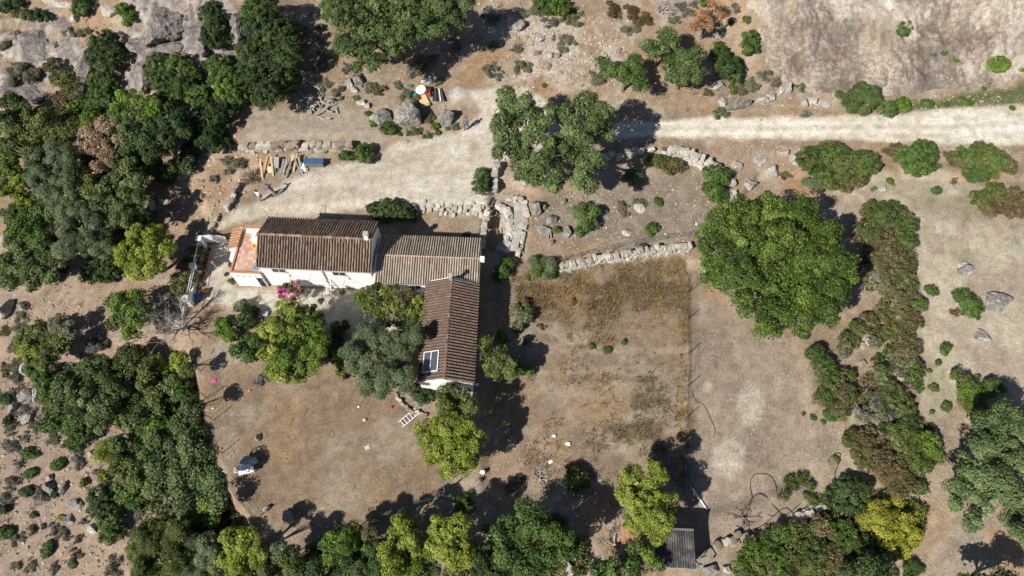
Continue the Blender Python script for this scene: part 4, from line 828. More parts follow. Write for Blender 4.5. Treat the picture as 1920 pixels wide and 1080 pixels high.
PL = [
 # top left slope and gully
 ('green_shrub', SH, 'round', 'bright', 1.5, 'bright green round bush at the top edge near the left corner', '154,8,15 150,20,12 158,25,10'),
 ('lime_shrub', SH, 'round', 'lime', 1.3, 'lime green bush hugging the tall grey rock outcrop', '234,18,13 247,32,13 240,42,9 228,14,8'),
 ('mastic_shrub', SH, 'mastic', 'dark', 2.4, 'dark round shrub standing alone between the top left rocks', '198,85,26 190,105,24 212,105,24 200,120,20'),
 ('green_shrub', SH, 'round', 'bright', 1.8, 'mid green shrub pair below the dark round shrub', '183,150,15 205,158,16 190,180,20 210,190,16 178,195,14'),
 ('green_shrub', SH, 'mastic', 'bright', 2.2, 'wide bright green shrub below the grey ledge', '298,120,20 340,125,24 312,150,26 348,170,28 376,182,22 312,185,20 285,140,12:brown 362,145,16'),
 ('mastic_shrub', SH, 'mastic', 'dark', 2.5, 'tall dark shrub beside the long rock rib', '394,30,20 412,48,22 402,72,22 432,68,12:bright 398,12,12'),
 ('mastic_tree', T, 'mastic', 'dark', 3.6, 'huge dark green mass of evergreen beside the lot', '482,22,26:bright 505,15,22 492,50,32 522,72,36 497,110,42 520,150,38 502,180,26 478,150,24 540,105,24 462,95,18'),
 ('green_shrub', SH, 'mastic', 'bright', 2.4, 'mid green shrub with yellow tips left of the huge dark evergreen', '412,122,20 432,145,22 425,172,22:lime 445,185,20 405,150,14 455,130,14'),
 ('mastic_shrub', SH, 'mastic', 'dark', 2.4, 'dark blue green shrub at the left end of the lot', '402,222,30 392,255,26 425,208,20 412,268,20 380,238,18'),
 ('grey_shrub', SH, 'feather', 'ogrey', 1.4, 'feathery grey green shrub on rock at the left edge', '34,132,16 58,145,16 28,150,13 72,140,10'),
 ('rusty_shrub', SH, 'bramble', 'moss', 1.6, 'rusty and green shrub strip running down the left gully', '98,122,14:rust 116,145,17 134,158,16 120,185,17:rust 142,178,14 128,210,15:rust 105,215,14'),
 ('oak_tree', T, 'oak', 'moss', 4.0, 'olive green tree crowns at the left edge above the grey feathery tree', '48,212,24 85,232,26 28,245,24 110,255,22 62,265,22 12,222,16:dark 20,190,18:dark 130,240,16'),
 ('lime_shrub', SH, 'lime', 'lime', 2.2, 'small light green shrub left of the dead tan crown', '150,205,17 166,225,19 158,240,14'),
 ('oak_tree', T, 'oak', 'lime', 4.2, 'leafy light green tree rising behind the dead tan crown', '238,190,24 266,198,24 222,212,20 255,225,26:oak 284,222,20 240,245,20:oak 290,200,15'),
 ('dead_tree', T, 'dead', 'tan', 4.6, 'dead tree with pale tan leaves in the left wood', '172,252,19 200,236,17 190,280,21 206,305,20 164,276,14 226,262,13 182,315,12'),
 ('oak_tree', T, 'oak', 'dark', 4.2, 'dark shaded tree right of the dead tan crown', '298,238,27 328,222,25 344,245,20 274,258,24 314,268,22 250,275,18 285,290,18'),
 ('mastic_shrub', SH, 'mastic', 'dark', 1.5, 'dark bush cut by the top left corner', '15,9,12 36,4,10 2,16,9'),
 ('olive_shrub', SH, 'mastic', 'moss', 1.4, 'olive and dark green bush above the broad grey slab', '50,27,11 70,29,13:dark 30,26,8 86,32,9:dark'),
 ('feathery_tree', T, 'yellow', 'lime', 3.8, 'yellow green trees at the left edge beside the feathery tree', '14,300,20 20,328,21 8,354,16 36,342,14:yellow 5,275,14:moss'),
 ('feathery_tree', T, 'feather', 'olive', 4.8, 'large grey green feathery tree in the left wood', '84,304,26 114,298,28 80,338,27 110,348,28 130,328,24 95,370,27 62,322,16 128,365,18'),
 ('lime_shrub', SH, 'yellow', 'yellow', 2.0, 'yellowish bush below left edge of the feathery grey tree', '40,368,13 50,388,16 35,400,10 58,405,10'),
 ('oak_tree', T, 'oak', 'bright', 3.4, 'bright green crown between yellowish bush and left oak', '60,412,23 85,400,22 30,422,21 60,442,20:lime 76,452,17 18,400,14'),
 ('feathery_tree', T, 'feather', 'olive', 4.6, 'darker grey green tree in the middle of the left wood', '140,398,27 166,418,27 130,430,26 176,445,24 150,460,26 192,468,18 120,468,18 110,395,16'),
 ('oak_tree', T, 'oak', 'oak', 4.4, 'dark green tree on the gully edge facing the bare bank', '230,335,26 255,345,22 240,378,27 206,352,21 264,374,14 226,408,23 250,402,22 190,375,18:oak 200,400,18'),
 ('green_shrub', SH, 'oak', 'bright', 2.3, 'green bush at the edge below the shaded tree', '270,300,19 282,318,16 256,290,14'),
 ('green_shrub', SH, 'mastic', 'dark', 1.8, 'egg shaped green bush on the bare bank', '357,281,15 355,297,16 354,312,14'),
 ('green_shrub', SH, 'mastic', 'bright', 1.4, 'small leaning green bush left of the egg shaped bush', '311,336,13 323,320,12 331,300,8 316,328,10'),
 ('oak_shrub', SH, 'oak', 'oak', 2.2, 'blue green bush above the yellow green left tree', '256,414,15 280,410,15 268,424,12'),
 ('green_shrub', SH, 'round', 'bright', 1.5, 'round bright bush touching the yellow green left tree', '225,446,15 218,438,9'),
 ('yellow_tree', T, 'yellow', 'yellow', 4.4, 'yellow green tree at the edge of the left wood by the railing', '266,443,21 290,440,17 254,474,27 285,470,24 240,490,19 265,508,22 290,500,17 318,464,15 232,470,14'),
 ('mastic_shrub', SH, 'mastic', 'dark', 2.0, 'dark round bush left of the yellow green tree foot', '198,500,20 190,514,16 210,512,16'),
 ('oak_tree', T, 'oak', 'oak', 3.6, 'sprawling oak at the left edge with bare soil gaps', '30,462,19 60,480,23 90,474,18 45,510,22 80,512,18 105,490,14 10,490,15 20,530,18 62,535,13 100,520,13'),
 ('dry_shrub', SH, 'bramble', 'brown', 1.1, 'dry brown hedge along the outside of the white railing', '366,474,13 356,498,17 346,522,19 335,545,15:moss 322,560,12:ogrey'),
 # lower left
 ('olive_tree', T, 'yellow', 'moss', 3.2, 'olive yellow tree crown on the left slope', '48,636,21 80,624,22 60,660,21:yellow 100,650,23 122,640,18 90,672,20 112,610,17:ogrey 132,620,14:ogrey'),
 ('green_tree', T, 'oak', 'lime', 3.4, 'olive green bush tree beside the dead bare tree', '220,570,20 245,562,23 224,600,18:moss 255,592,23 250,618,17 268,572,14:dark'),
 ('grey_shrub', SH, 'feather', 'grey', .9, 'blue grey shrub in shadow on the path between trees', '175,648,12 190,645,10'),
 ('oak_tree', T, 'oak', 'oak', 4.2, 'broad dark oak, largest crown of the lower left wood', '150,698,23 180,688,20 124,728,24 160,738,27 192,718,20 216,735,23 145,768,24 186,780,25 205,760,18 120,755,14 180,755,18'),
 ('oak_tree', T, 'oak', 'moss', 3.2, 'oak crown between the broad oak and the two yellow crowns', '248,670,25 238,700,23 270,718,27 290,750,25 250,738,23:moss 225,680,16 268,690,18'),
 ('yellow_tree', T, 'yellow', 'yellow', 2.7, 'pair of small yellow crowns above the dirt yard fence', '295,684,18 340,680,17 312,698,14 350,695,12:moss'),
 ('oak_tree', T, 'oak', 'bright', 2.7, 'green tree with bright lower branches beside the yard fence', '310,770,26 344,742,26:oak 350,788,26:oak 290,800,24:lime 328,722,20:oak 270,812,20 365,760,16:dark 330,805,22'),
 ('mastic_shrub', SH, 'mastic', 'bright', 2.0, 'strip of dark green shrub between white rocks and broad oak', '64,690,16 84,706,19 95,738,21 104,768,18 75,712,14 92,795,16'),
 ('green_shrub', SH, 'round', 'bright', 2.3, 'bright green bush below the broad oak', '130,795,20 154,810,23 170,792,20 148,828,17'),
 ('oak_tree', T, 'lime', 'sage', 3.2, 'large leafy green tree left of the yard at the bottom', '330,848,31 370,868,30 308,890,27 350,908,34 390,920,27 330,945,30 382,958,26:lime 400,890,18 295,918,22 362,828,26 410,940,18'),
 ('olive_shrub', SH, 'feather', 'moss', 2.2, 'olive yellow shrub on the left side of the leafy green tree', '200,848,19:yellow 216,868,17 196,893,11:yellow 225,845,15'),
 ('green_tree', T, 'oak', 'moss', 3.0, 'green brown tree above the dark tall shrub', '230,880,18 250,888,22 240,915,22:bright 256,940,17:bright 262,910,14'),
 ('feathery_tree', T, 'feather', 'moss', 4.0, 'dark olive fuzzy tree at the bottom left of the yard', '290,990,31 275,1025,29 310,1030,31 300,1062,28 335,1000,23 270,1060,20 330,1055,20'),
 ('olive_tree', T, 'olive', 'olive', 3.8, 'grey green tree left of the golden tree at the bottom', '370,1030,25 392,1050,25 364,1062,22 395,1020,18 350,1050,15:oak'),
 ('mastic_shrub', SH, 'mastic', 'bright', 2.0, 'dark tall shrub standing alone on the lower left slope', '186,928,18:dark 194,948,21:dark 206,970,21 215,998,17 180,955,14:dark 200,1008,12'),
 ('yellow_tree', T, 'yellow', 'yellow', 4.2, 'golden olive tree at the bottom left of the shaded fence', '438,1010,20 465,1012,18 430,1045,19 460,1050,23 487,1040,16 445,1075,18'),
 ('yellow_tree', T, 'yellow', 'moss', 3.8, 'duller olive tree right of the golden olive tree', '525,1035,16:olive 515,1060,22:olive 550,1066,18 540,1045,13 500,1078,16'),
 ('yellow_tree', T, 'yellow', 'lime', 4.0, 'green yellow tree below the dark shaded ground', '624,1015,19 650,1018,22 664,1000,16 650,1055,26:dark 680,1062,19:dark 620,1045,17'),
 ('yellow_tree', T, 'yellow', 'moss', 3.8, 'small tree with tan top between two yellow trees', '690,1022,14:lime 706,1030,16:dark 695,1002,12:brown 712,1050,17:dark'),
 ('yellow_tree', T, 'yellow', 'yellow', 4.2, 'two humped yellow green tree at the bottom centre', '755,985,20 744,1010,20 770,1012,17 728,1040,21 760,1050,25 790,1040,16 740,1068,18 780,1068,14:lime'),
 ('yellow_tree', T, 'round', 'yellow', 4.6, 'pale lime tree with compact round crown at the bottom centre', '826,988,20 860,984,19 840,1010,25 865,1020,22 820,1026,20 850,1048,22 872,1046,14 838,1035,18'),
 ('mastic_shrub', SH, 'mastic', 'dark', 2.0, 'low dark green bush between pale lime tree and green tree', '900,1058,20 930,1076,18 888,1040,12:bright 915,1030,12'),
 ('green_tree', T, 'oak', 'bright', 4.8, 'full green tree at the bottom centre beside the black shadow', '985,952,19 1000,984,27 960,1000,25 1030,1000,25 1058,1010,18 975,1030,29 1022,1040,29 945,1040,22 990,1066,27 1055,1036,18 930,1002,14'),
 ('olive_shrub', SH, 'oak', 'moss', 2.2, 'small olive bush in the dark shadow of the dry field', '1080,892,17 1092,905,15 1075,912,12'),
 ('yellow_tree', T, 'yellow', 'yellow', 4.8, 'tall pale yellow tree standing above the tin shed', '1190,902,24 1228,888,21 1184,935,22 1215,930,30 1245,945,22 1204,970,27 1236,976,22 1236,1002,15 1176,915,14'),
 ('green_tree', T, 'oak', 'bright', 3.2, 'green bush in front of the tin shed', '1195,1030,16 1216,1042,14:lime 1180,1064,19 1228,1060,14 1150,1070,18 1122,1076,18'),
 ('green_shrub', SH, 'yellow', 'bright', 1.6, 'small bright bush below the yellow tree at the fence corner', '872,940,12 866,952,11 880,950,9'),
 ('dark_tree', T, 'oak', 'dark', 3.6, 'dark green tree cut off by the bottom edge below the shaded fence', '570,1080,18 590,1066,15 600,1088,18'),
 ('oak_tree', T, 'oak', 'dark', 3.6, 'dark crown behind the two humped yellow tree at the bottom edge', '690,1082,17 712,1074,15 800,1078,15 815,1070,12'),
 ('oak_tree', T, 'oak', 'bright', 3.4, 'green crown at the bottom edge between leafy tree and fuzzy tree', '345,1080,18 410,1085,18 380,1088,16'),
 ('oak_tree', T, 'oak', 'moss', 4.2, 'dark crown between grey green trees and bare bank in the left wood', '215,300,18 240,310,16 160,335,16 175,360,18 100,400,14 60,285,16 20,270,14:moss'),
 ('oak_tree', T, 'oak', 'oak', 3.2, 'dense shaded crown between broad oak and leafy green tree', '230,770,20 255,790,20 240,745,16:moss 265,770,16 225,830,15:bright 280,845,20:bright 295,825,16'),
 # house surroundings
 ('yellow_tree', T, 'yellow', 'lime', 4.4, 'big round yellow green tree in front of the farmhouse', '545,588,25:yellow 576,594,22 514,620,23:yellow 550,630,31 586,620,22 510,660,20:yellow 545,668,30 585,660,23 520,690,19:yellow 560,695,20 588,690,13 534,706,13:yellow 600,640,14'),
 ('olive_tree', T, 'olive', 'olive', 4.2, 'large grey green olive tree left of the dark tiled wing', '690,630,20 720,644,24 662,664,19 750,640,25 780,628,17 700,680,26 740,680,27 672,690,18 720,714,26 760,710,20 690,722,16 750,665,18'),
 ('lime_shrub', SH, 'yellow', 'yellow', 1.8, 'yellow leaved bush squeezed between round tree and olive tree', '638,665,13 646,682,12 632,680,8'),
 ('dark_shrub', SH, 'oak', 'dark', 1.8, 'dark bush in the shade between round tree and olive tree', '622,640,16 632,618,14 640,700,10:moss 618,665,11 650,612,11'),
 ('green_shrub', SH, 'mastic', 'dark', 1.3, 'dark green bush below the white gable end', '784,732,16 802,740,13 792,746,12'),
 ('yellow_tree', T, 'yellow', 'moss', 3.6, 'olive bush tree touching the white gable corner', '845,738,20 866,752,21 834,762,18 880,765,14'),
 ('yellow_tree', T, 'yellow', 'yellow', 4.0, 'yellow green tree at the yard corner below the gable', '804,815,25 840,800,24 870,800,18 824,845,26 860,840,27 886,836,18 850,874,24 876,868,18 897,815,11'),
 ('olive_tree', T, 'oak', 'moss', 3.0, 'ragged olive green tree on the shaded side of the tiled wing', '905,654,16 920,678,19 945,690,18 930,702,16 958,678,13 940,660,13 912,640,10 958,700,10'),
 ('lime_shrub', SH, 'lime', 'lime', 2.2, 'small lime green bush in the passage beside the ragged tree', '939,632,10 950,640,7'),
 ('green_shrub', SH, 'yellow', 'lime', 2.0, 'yellow green shrub at the left end of the front yard', '420,608,14 430,628,14 414,622,9'),
 ('dark_shrub', SH, 'oak', 'dark', 2.0, 'dark leafy shrub at the edge of the paved yard', '455,574,13:olive 466,598,16 452,605,11 478,585,10'),
 ('green_shrub', SH, 'lime', 'bright', 1.8, 'glossy green shrub just above the dirt yard', '450,655,16 470,662,16 482,642,14 462,640,13'),
 ('mastic_shrub', SH, 'mastic', 'dark', 1.8, 'dark bush between driveway and farmhouse roof', '705,395,16 730,390,20 754,398,17 774,404,9 718,405,14'),
 ('green_shrub', SH, 'round', 'bright', 1.5, 'round green bush at the driveway end beside stone pillar', '905,330,14 902,348,15 911,342,11'),
 ('green_shrub', SH, 'round', 'bright', .9, 'smaller green bush on the plank terrace wall', '648,293,9 656,296,7 640,296,6'),
 ('green_shrub', SH, 'round', 'bright', 1.2, 'larger green bush at the end of the plank terrace wall', '683,284,14 690,295,12 676,296,10'),
 ('green_shrub', SH, 'yellow', 'bright', 1.5, 'green plant arching over the dark passage', '952,494,11 943,508,12 936,520,10'),
 ('olive_shrub', SH, 'feather', 'olive', 1.6, 'grey green shrub at the left end of the pale garden wall', '1010,494,13 1030,499,13 1026,514,11 1008,508,10:lime'),
 ('olive_shrub', SH, 'oak', 'olive', 1.5, 'grey green plants along the passage edge of the dry field', '966,580,12 982,590,14 974,610,12 985,570,9:brown'),
 ('green_shrub', SH, 'oak', 'bright', 1.4, 'dark green plant in shade at the lower passage end', '970,690,14 990,696,11 960,700,9'),
 # north slope
 ('green_shrub', SH, 'round', 'bright', 1.6, 'small green bush left of the big oak at the top', '608,6,13 622,18,14 612,28,9'),
 ('oak_tree', T, 'oak', 'oak', 6.4, 'great spreading oak at the top edge above the lot', '650,38,31 640,84,20 665,92,23 695,58,35 720,18,36 735,84,26 690,108,19 770,22,36 792,52,26 830,18,33 850,42,22 872,8,22 714,112,14 700,124,12 756,64,22 760,-15,35 690,-10,35 640,5,22 670,125,10:bright 825,55,16', ),
 ('oak_tree', T, 'oak', 'oak', 7.4, 'big oak shading the white car beside the road', '950,188,23 940,230,20 965,222,23 986,194,18 950,265,23 936,290,16 975,280,25 1002,252,21 985,320,22 1012,300,22 1042,332,25 1040,348,17 1010,335,16 1018,228,17 1030,272,18 960,205,16 1035,205,12 1000,220,17 992,208,13 1012,248,13', ),
 ('oak_tree', T, 'oak', 'oak', 7.4, 'second big oak with pale branches overhanging the road', '1060,290,23 1086,334,20 1106,300,23 1090,262,25 1116,236,25 1100,196,23 1132,210,20 1062,214,20 1076,240,21 1132,252,16 1108,350,14 1050,265,18', ),
 ('green_shrub', SH, 'round', 'lime', 1.7, 'olive tipped green bush at the top edge above the stony slope', '1020,12,16:bright 1045,9,18 1060,22,13:moss 1008,5,10:bright'),
 ('oak_tree', T, 'oak', 'bright', 3.2, 'sprawling green tree, leftmost of the hillside trio above the road', '1130,120,13 1150,131,15 1166,141,15 1190,118,16 1196,136,14 1200,158,14 1175,150,11 1186,148,10'),
 ('oak_tree', T, 'oak', 'oak', 3.4, 'green tree at the back of the hillside trio', '1214,90,15 1246,70,19 1260,85,15 1226,100,13 1206,84,11:olive 1242,95,14'),
 ('oak_tree', T, 'oak', 'oak', 3.8, 'fullest tree, rightmost of the hillside trio', '1255,124,18 1286,114,22 1300,135,18 1276,145,19 1306,106,16 1262,145,13'),
 ('mastic_shrub', SH, 'mastic', 'dark', 2.2, 'dark shrub clump right of the hillside trio', '1350,104,17 1366,128,21 1380,144,14:moss 1348,88,10:bright 1378,118,12'),
 ('green_shrub', SH, 'mastic', 'bright', 1.6, 'dark green egg shaped bush against the rock face edge', '1406,72,15 1404,90,15 1412,82,11'),
 ('dead_conifer', T, 'dead', 'orange', 3.2, 'dead tree with orange brown foliage beside the rock face', '1320,34,17 1340,14,13 1306,50,12 1330,50,10 1350,30,9'),
 ('green_shrub', SH, 'round', 'bright', 1.2, 'small green bush behind the orange dead tree', '1322,5,8 1330,12,6'),
 ('green_shrub', SH, 'feather', 'oak', 2.2, 'feathery dark green bush at the foot of the rock face', '1604,184,20 1626,174,19 1620,196,19 1600,196,16 1612,165,12 1635,188,14'),
 ('green_shrub', SH, 'round', 'oak', 1.3, 'green bush just right of the feathery rock foot bush', '1660,202,15 1668,208,12 1652,198,9'),
 ('green_shrub', SH, 'round', 'lime', 1.2, 'paler green bush, third along the foot of the rock face', '1690,194,12 1698,200,9 1682,198,8'),
 ('green_shrub', SH, 'mastic', 'bright', 1.2, 'dark bush growing alone high on the rock face', '1697,50,12 1692,60,11 1702,56,9'),
 ('green_shrub', SH, 'round', 'lime', 1.2, 'bright round bush on the rock face near the right edge', '1866,121,16 1876,122,13 1858,124,10'),
 # east side
 ('green_shrub', SH, 'bramble', 'bright', 1.9, 'large green and brown bush below the road', '1524,300,25 1560,290,25 1560,330,25:moss 1592,308,27:moss 1622,304,22:bright 1602,335,16:rust 1545,318,23 1580,345,14:rust 1610,322,16'),
 ('grey_shrub', SH, 'feather', 'olive', 1.0, 'grey green patch at the lower left of the large roadside bush', '1520,345,13 1535,352,11'),
 ('green_shrub', SH, 'mastic', 'bright', 1.8, 'round green bush between two brown tinted roadside bushes', '1702,294,20 1730,284,21 1720,310,22 1742,304,16 1708,315,14'),
 ('green_shrub', SH, 'bramble', 'bright', 1.6, 'bushy green and rust shrub near the right edge below the road', '1810,295,20 1845,288,22:moss 1870,300,20 1830,322,22 1795,302,13:rust 1892,312,13:rust 1855,318,16'),
 ('bramble', SH, 'bramble', 'brown', 1.2, 'rust coloured bramble at the right edge below the road', '1840,375,17:moss 1870,362,19:moss 1890,385,21:rust 1906,366,14:rust 1860,394,14:rust 1915,395,14:rust'),
 ('great_tree', T, 'lime', 'ash', 6.2, 'great lime green tree, widest crown right of centre', '1350,420,30 1400,396,30 1450,402,34 1500,406,34 1545,440,34 1340,470,30 1395,455,38 1460,460,43 1520,490,43 1568,500,33 1340,520,30 1390,520,37 1450,530,43 1510,550,43 1562,548,33 1400,572,25 1450,590,34 1500,598,30 1440,618,20 1556,588,20 1588,520,17 1330,445,20 1375,395,20'),
 ('bramble', SH, 'bramble', 'moss', 1.2, 'tall bramble mound right of the great lime green tree', '1640,400,22 1670,404,26:bright 1694,420,22:bright 1630,430,20 1664,450,32:brown 1672,475,22:rust 1660,505,20:brown 1700,450,17:bright 1650,482,26:brown 1690,500,22:brown 1640,520,24:ogrey 1680,540,26:brown 1702,526,16:moss'),
 ('bramble', SH, 'bramble', 'brown', .9, 'brown bramble strip running down beside the pale pasture', '1680,580,25 1705,602,20:rust 1672,622,15:moss 1702,650,22 1690,628,18:rust 1696,672,16:brown 1684,692,13:ogrey 1716,690,14:moss 1722,568,14:bright 1660,592,12:rust'),
 ('bramble', SH, 'bramble', 'ogrey', 1.2, 'grey green bramble patch below the great lime green tree', '1590,640,15:moss 1610,615,14:moss 1580,656,12 1626,600,12:brown 1640,642,10'),
 ('bramble', SH, 'bramble', 'bright', 1.4, 'green bush strip at the edge of the bare strip', '1530,664,16 1545,688,18 1560,715,20 1545,745,16 1582,740,20:brown 1575,770,16:brown 1590,702,11:moss'),
 ('bramble', SH, 'bramble', 'moss', 1.1, 'dark tangled bramble in the middle of the right hand strip', '1655,702,15:moss 1668,735,19 1690,760,22:moss 1655,772,15:ogrey 1640,750,12:grey 1702,785,14:dark 1618,775,13:grey'),
 ('green_shrub', SH, 'bramble', 'lime', 1.4, 'slanting green and rust bush on the right pasture', '1800,710,15:moss 1815,734,18 1830,760,16:moss 1834,784,15 1812,755,12:rust'),
 ('green_shrub', SH, 'mastic', 'bright', 1.5, 'dark green bush beside the slanting pasture bush', '1855,725,15 1868,728,14 1850,740,10'),
 ('bramble', SH, 'bramble', 'rust', 1.0, 'red brown bramble above the golden bush', '1610,830,22:brown 1640,850,26 1670,880,26 1690,900,20:brown 1620,860,19:moss 1682,918,14:brown 1595,825,14:moss'),
 ('green_shrub', SH, 'bramble', 'moss', 1.5, 'yellow tipped green bush right of the red brown bramble', '1690,820,24 1715,850,25 1725,866,20 1740,834,20:lime 1746,850,17:lime 1700,805,16:dark'),
 ('oak_tree', T, 'oak', 'sage', 5.4, 'broad oak at the lower right edge', '1850,800,26 1890,790,31 1836,834,25 1880,840,31 1910,870,22 1820,880,26 1860,900,31 1800,920,25 1840,940,26 1890,930,27 1790,946,13 1824,974,19 1900,970,22 1912,1000,18 1925,820,25'),
 ('dark_shrub', SH, 'mastic', 'dark', 1.9, 'dark green bush left of the golden bush', '1565,936,18 1590,920,23 1615,915,18 1600,950,18'),
 ('golden_shrub', SH, 'yellow', 'gold', 2.4, 'golden yellow bush at the lower right', '1620,970,17 1650,965,25 1680,948,15 1690,985,26 1660,1000,25 1706,1005,19 1685,1026,19 1712,970,14'),
 ('bramble', SH, 'bramble', 'moss', 1.3, 'mixed green and rust thicket at the bottom below the stones', '1465,1000,16:bright 1500,1000,19:moss 1540,985,19:rust 1580,1000,22:bright 1530,1030,22:dark 1490,1040,22 1600,1030,19:bright 1560,1042,18:rust 1450,1042,18:lime 1622,1020,14:bright 1470,1070,20:bright 1520,1065,18:moss 1412,1032,18:lime 1432,1060,20:moss 1392,1064,16:lime 1405,1085,18:bright 1440,1015,14:bright 1550,1070,18:moss 1580,1055,18:brown'),
 ('dark_tree', T, 'oak', 'dark', 3.4, 'dark tree at the bottom below the golden bush', '1620,1058,19 1650,1064,22 1670,1076,17 1590,1070,14 1640,1085,20'),
 ('feathery_shrub', SH, 'feather', 'bright', 1.5, 'small feathery bush at the bottom beside the dark tree', '1716,1064,12 1705,1075,12'),
 ('oak_tree', T, 'oak', 'oak', 4.0, 'oak crown cut off by the bottom right edge', '1850,1092,22 1880,1085,20 1815,1095,18 1900,1100,20'),
 ('fallen_shrub', SH, 'scrub', 'moss', .6, 'half dry shrub lying in a ring among the black hoses', '1470,930,9 1485,906,11 1503,898,11 1518,912,8 1530,938,11 1512,930,7'),
 # garden
 ('green_shrub', SH, 'oak', 'bright', 1.4, 'largest green bush in the stony garden', '1090,395,16:oak 1114,400,14 1096,424,14 1086,436,9 1108,418,12:oak'),
 ('green_shrub', SH, 'round', 'bright', 1.7, 'bright green bush against the curved retaining wall', '1334,328,16 1350,334,17 1338,358,18 1350,370,14 1345,318,11'),
 ('olive_shrub', SH, 'bramble', 'moss', 1.0, 'olive shrub below the curved retaining wall', '1240,304,14 1264,310,14:brown 1224,300,9 1252,318,9:brown'),
 ('grey_shrub', SH, 'scrub', 'olive', .9, 'blue grey shrub under the edge of the big oak', '1186,328,14 1198,334,9 1176,336,9'),
]
for it in PL: plant(*it)
print('large plants: triangles', TOT[0])

# the undergrowth that closes the wooded ground: one mass nobody could count
UG = [[(0, 195), (130, 205), (255, 205), (335, 265), (262, 330), (265, 420), (200, 525), (110, 530), (0, 520)],
      [(95, 690), (235, 665), (355, 690), (385, 800), (425, 930), (480, 1000), (480, 1090), (255, 1090), (275, 960), (215, 870), (255, 800), (115, 800)],
      [(480, 1030), (600, 1030), (700, 1030), (890, 1010), (940, 960), (1060, 980), (1100, 1030), (1100, 1090), (480, 1090)],
      [(1600, 600), (1715, 560), (1725, 700), (1755, 850), (1590, 820), (1625, 700)], [(1440, 1010), (1560, 920), (1740, 900), (1720, 1030), (1600, 1085), (1440, 1085)], [(1610, 390), (1715, 390), (1712, 560), (1620, 560)],
      [(400, 110), (560, 80), (540, 190), (450, 200), (385, 260), (300, 220), (290, 110)], [(1130, 1040), (1240, 1050), (1230, 1090), (1080, 1090)]]
def undergrowth():
    r = np.random.default_rng(55); B = []; pals = ['dark', 'moss', 'brown', 'oak', 'bright', 'ogrey']; w0 = [.30, .24, .14, .14, .12, .06]; w1 = [.06, .30, .36, .06, .10, .12]
    for poly in UG:
        xs = [p[0] for p in poly]; ys = [p[1] for p in poly]; n = int((max(xs) - min(xs)) * (max(ys) - min(ys)) / 520)
        for _ in range(n):
            x, y = r.uniform(min(xs), max(xs)), r.uniform(min(ys), max(ys))
            if float(inpoly(np.array(x), np.array(y), poly)) < 4 or (x > 1580 and y < 850 and r.random() < .3): continue
            p = P(x, y, .25); B.append((p, r.uniform(.45, .85), int(r.choice(6, p=w1 if x > 1400 else w0))))
    Vs, Fs, Ms, Ts = [], [], [], []; o_ = 0
    for i in range(0, len(B), 40):
        V, F, mi, t = leaves(B[i:i + 40], 'under', 700 + i); Vs.append(V); Fs.append(F + o_); o_ += len(V); Ms.append(mi); Ts.append(t)
    o = bpy.data.objects.new('undergrowth', mesh_np('undergrowth', np.concatenate(Vs), np.concatenate(Fs), [LEAF[k] for k in pals], np.concatenate(Ts), np.concatenate(Ms))); link(o)
    tag(o, 'tangled low undergrowth filling the ground beneath the trees', 'undergrowth', None, 'stuff'); print('undergrowth', len(B), sum(map(len, Fs)))
undergrowth()

# vine on the pergola, pink bougainvillea
def hang(name, cat, pal, h, label, blobs, style='vine'):
    bl = parse(blobs, pal); slots = []; B = []
    for x, y, rp, pl in bl:
        p = P(x, y, h); R = rp * mpp(p) * (1.25 if pal == 'moss' else 1.1)
        if pl not in slots: slots.append(pl)
        B.append((p, R, slots.index(pl)))
    V, F, mi, t = leaves(B, style, int(bl[0][0])); c = np.mean([b[0] for b in B], 0); base = np.array([c[0], c[1], gz(c[0], c[1])])
    root = empty(name, base, 0, label, cat); link(bpy.data.objects.new('foliage', mesh_np('foliage', V - base, F, [LEAF[s] for s in slots], t, mi)), root)
    m = MB(); q = [Vector(b[0] - base) for b in B]
    for a in q[:5]: m.tube([(a.x * .9, a.y * .9, -.1), (a.x, a.y, a.z * .5), tuple(a)], [.05, .04, .02], 5)
    for a, b in zip(q[:-1], q[1:]): m.tube([a, (a + b) / 2, b], .018, 4)
    m.build('stem', BARK, root); return root
hang('grape_vine', 'vine', 'moss', 2.3, 'yellowing vine spread over the pergola beside the low wing', '684,552,15:lime 676,562,9:lime 700,545,13:lime 712,585,12 755,578,12 780,585,10:moss 740,545,10 728,566,11:brown 705,570,16 720,548,12:yellow 735,585,15:yellow 750,562,14:brown 765,590,16 785,566,14:yellow 790,590,10:olive 690,575,11:lime 722,600,12 745,605,10:brown 770,550,9:brown')
hang('bougainvillea', 'climber', 'pink', 1.5, 'bougainvillea with bright pink flowers at the farmhouse wall', '526,548,6 530,558,7 538,546,6 552,546,6 556,552,5 549,560,6 540,536,9:bright 552,534,9:bright 548,544,7:moss 562,548,8:moss 524,540,4')

# small scrub: shared prototypes, one object for each bush
def proto(style, pal, seed, n=4):
    r = np.random.default_rng(seed); loose = style == 'scrub'; B = [(np.array([0, 0, .25 if loose else .35]), .55 if loose else .72, 0)]
    if loose:
        for k in range(7): a = r.uniform(0, 2 * PI); q = r.uniform(.35, .95); B.append((np.array([math.cos(a) * q, math.sin(a) * q, r.uniform(.05, .3)]), r.uniform(.18, .42), 0))
        n = 0
    for k in range(n): a = r.uniform(0, 2 * PI); d = r.uniform(.3, .6); B.append((np.array([math.cos(a) * d, math.sin(a) * d, r.uniform(.15, .4)]), r.uniform(.38, .6), 0))
    V, F, mi, t = leaves([(b[0] * 1.0, b[1], b[2]) for b in B], style, seed); return mesh_np('foliage', V, F, [LEAF[pal]], t, mi)
PRO = {}
def proto_set(pal):
    if pal not in PRO: PRO[pal] = [proto('scrub' if pal in ('grey', 'ogrey', 'brown', 'rust', 'olive') else 'mastic', pal, 900 + 7 * i + len(PRO) * 53) for i in range(3)]
    return PRO[pal]
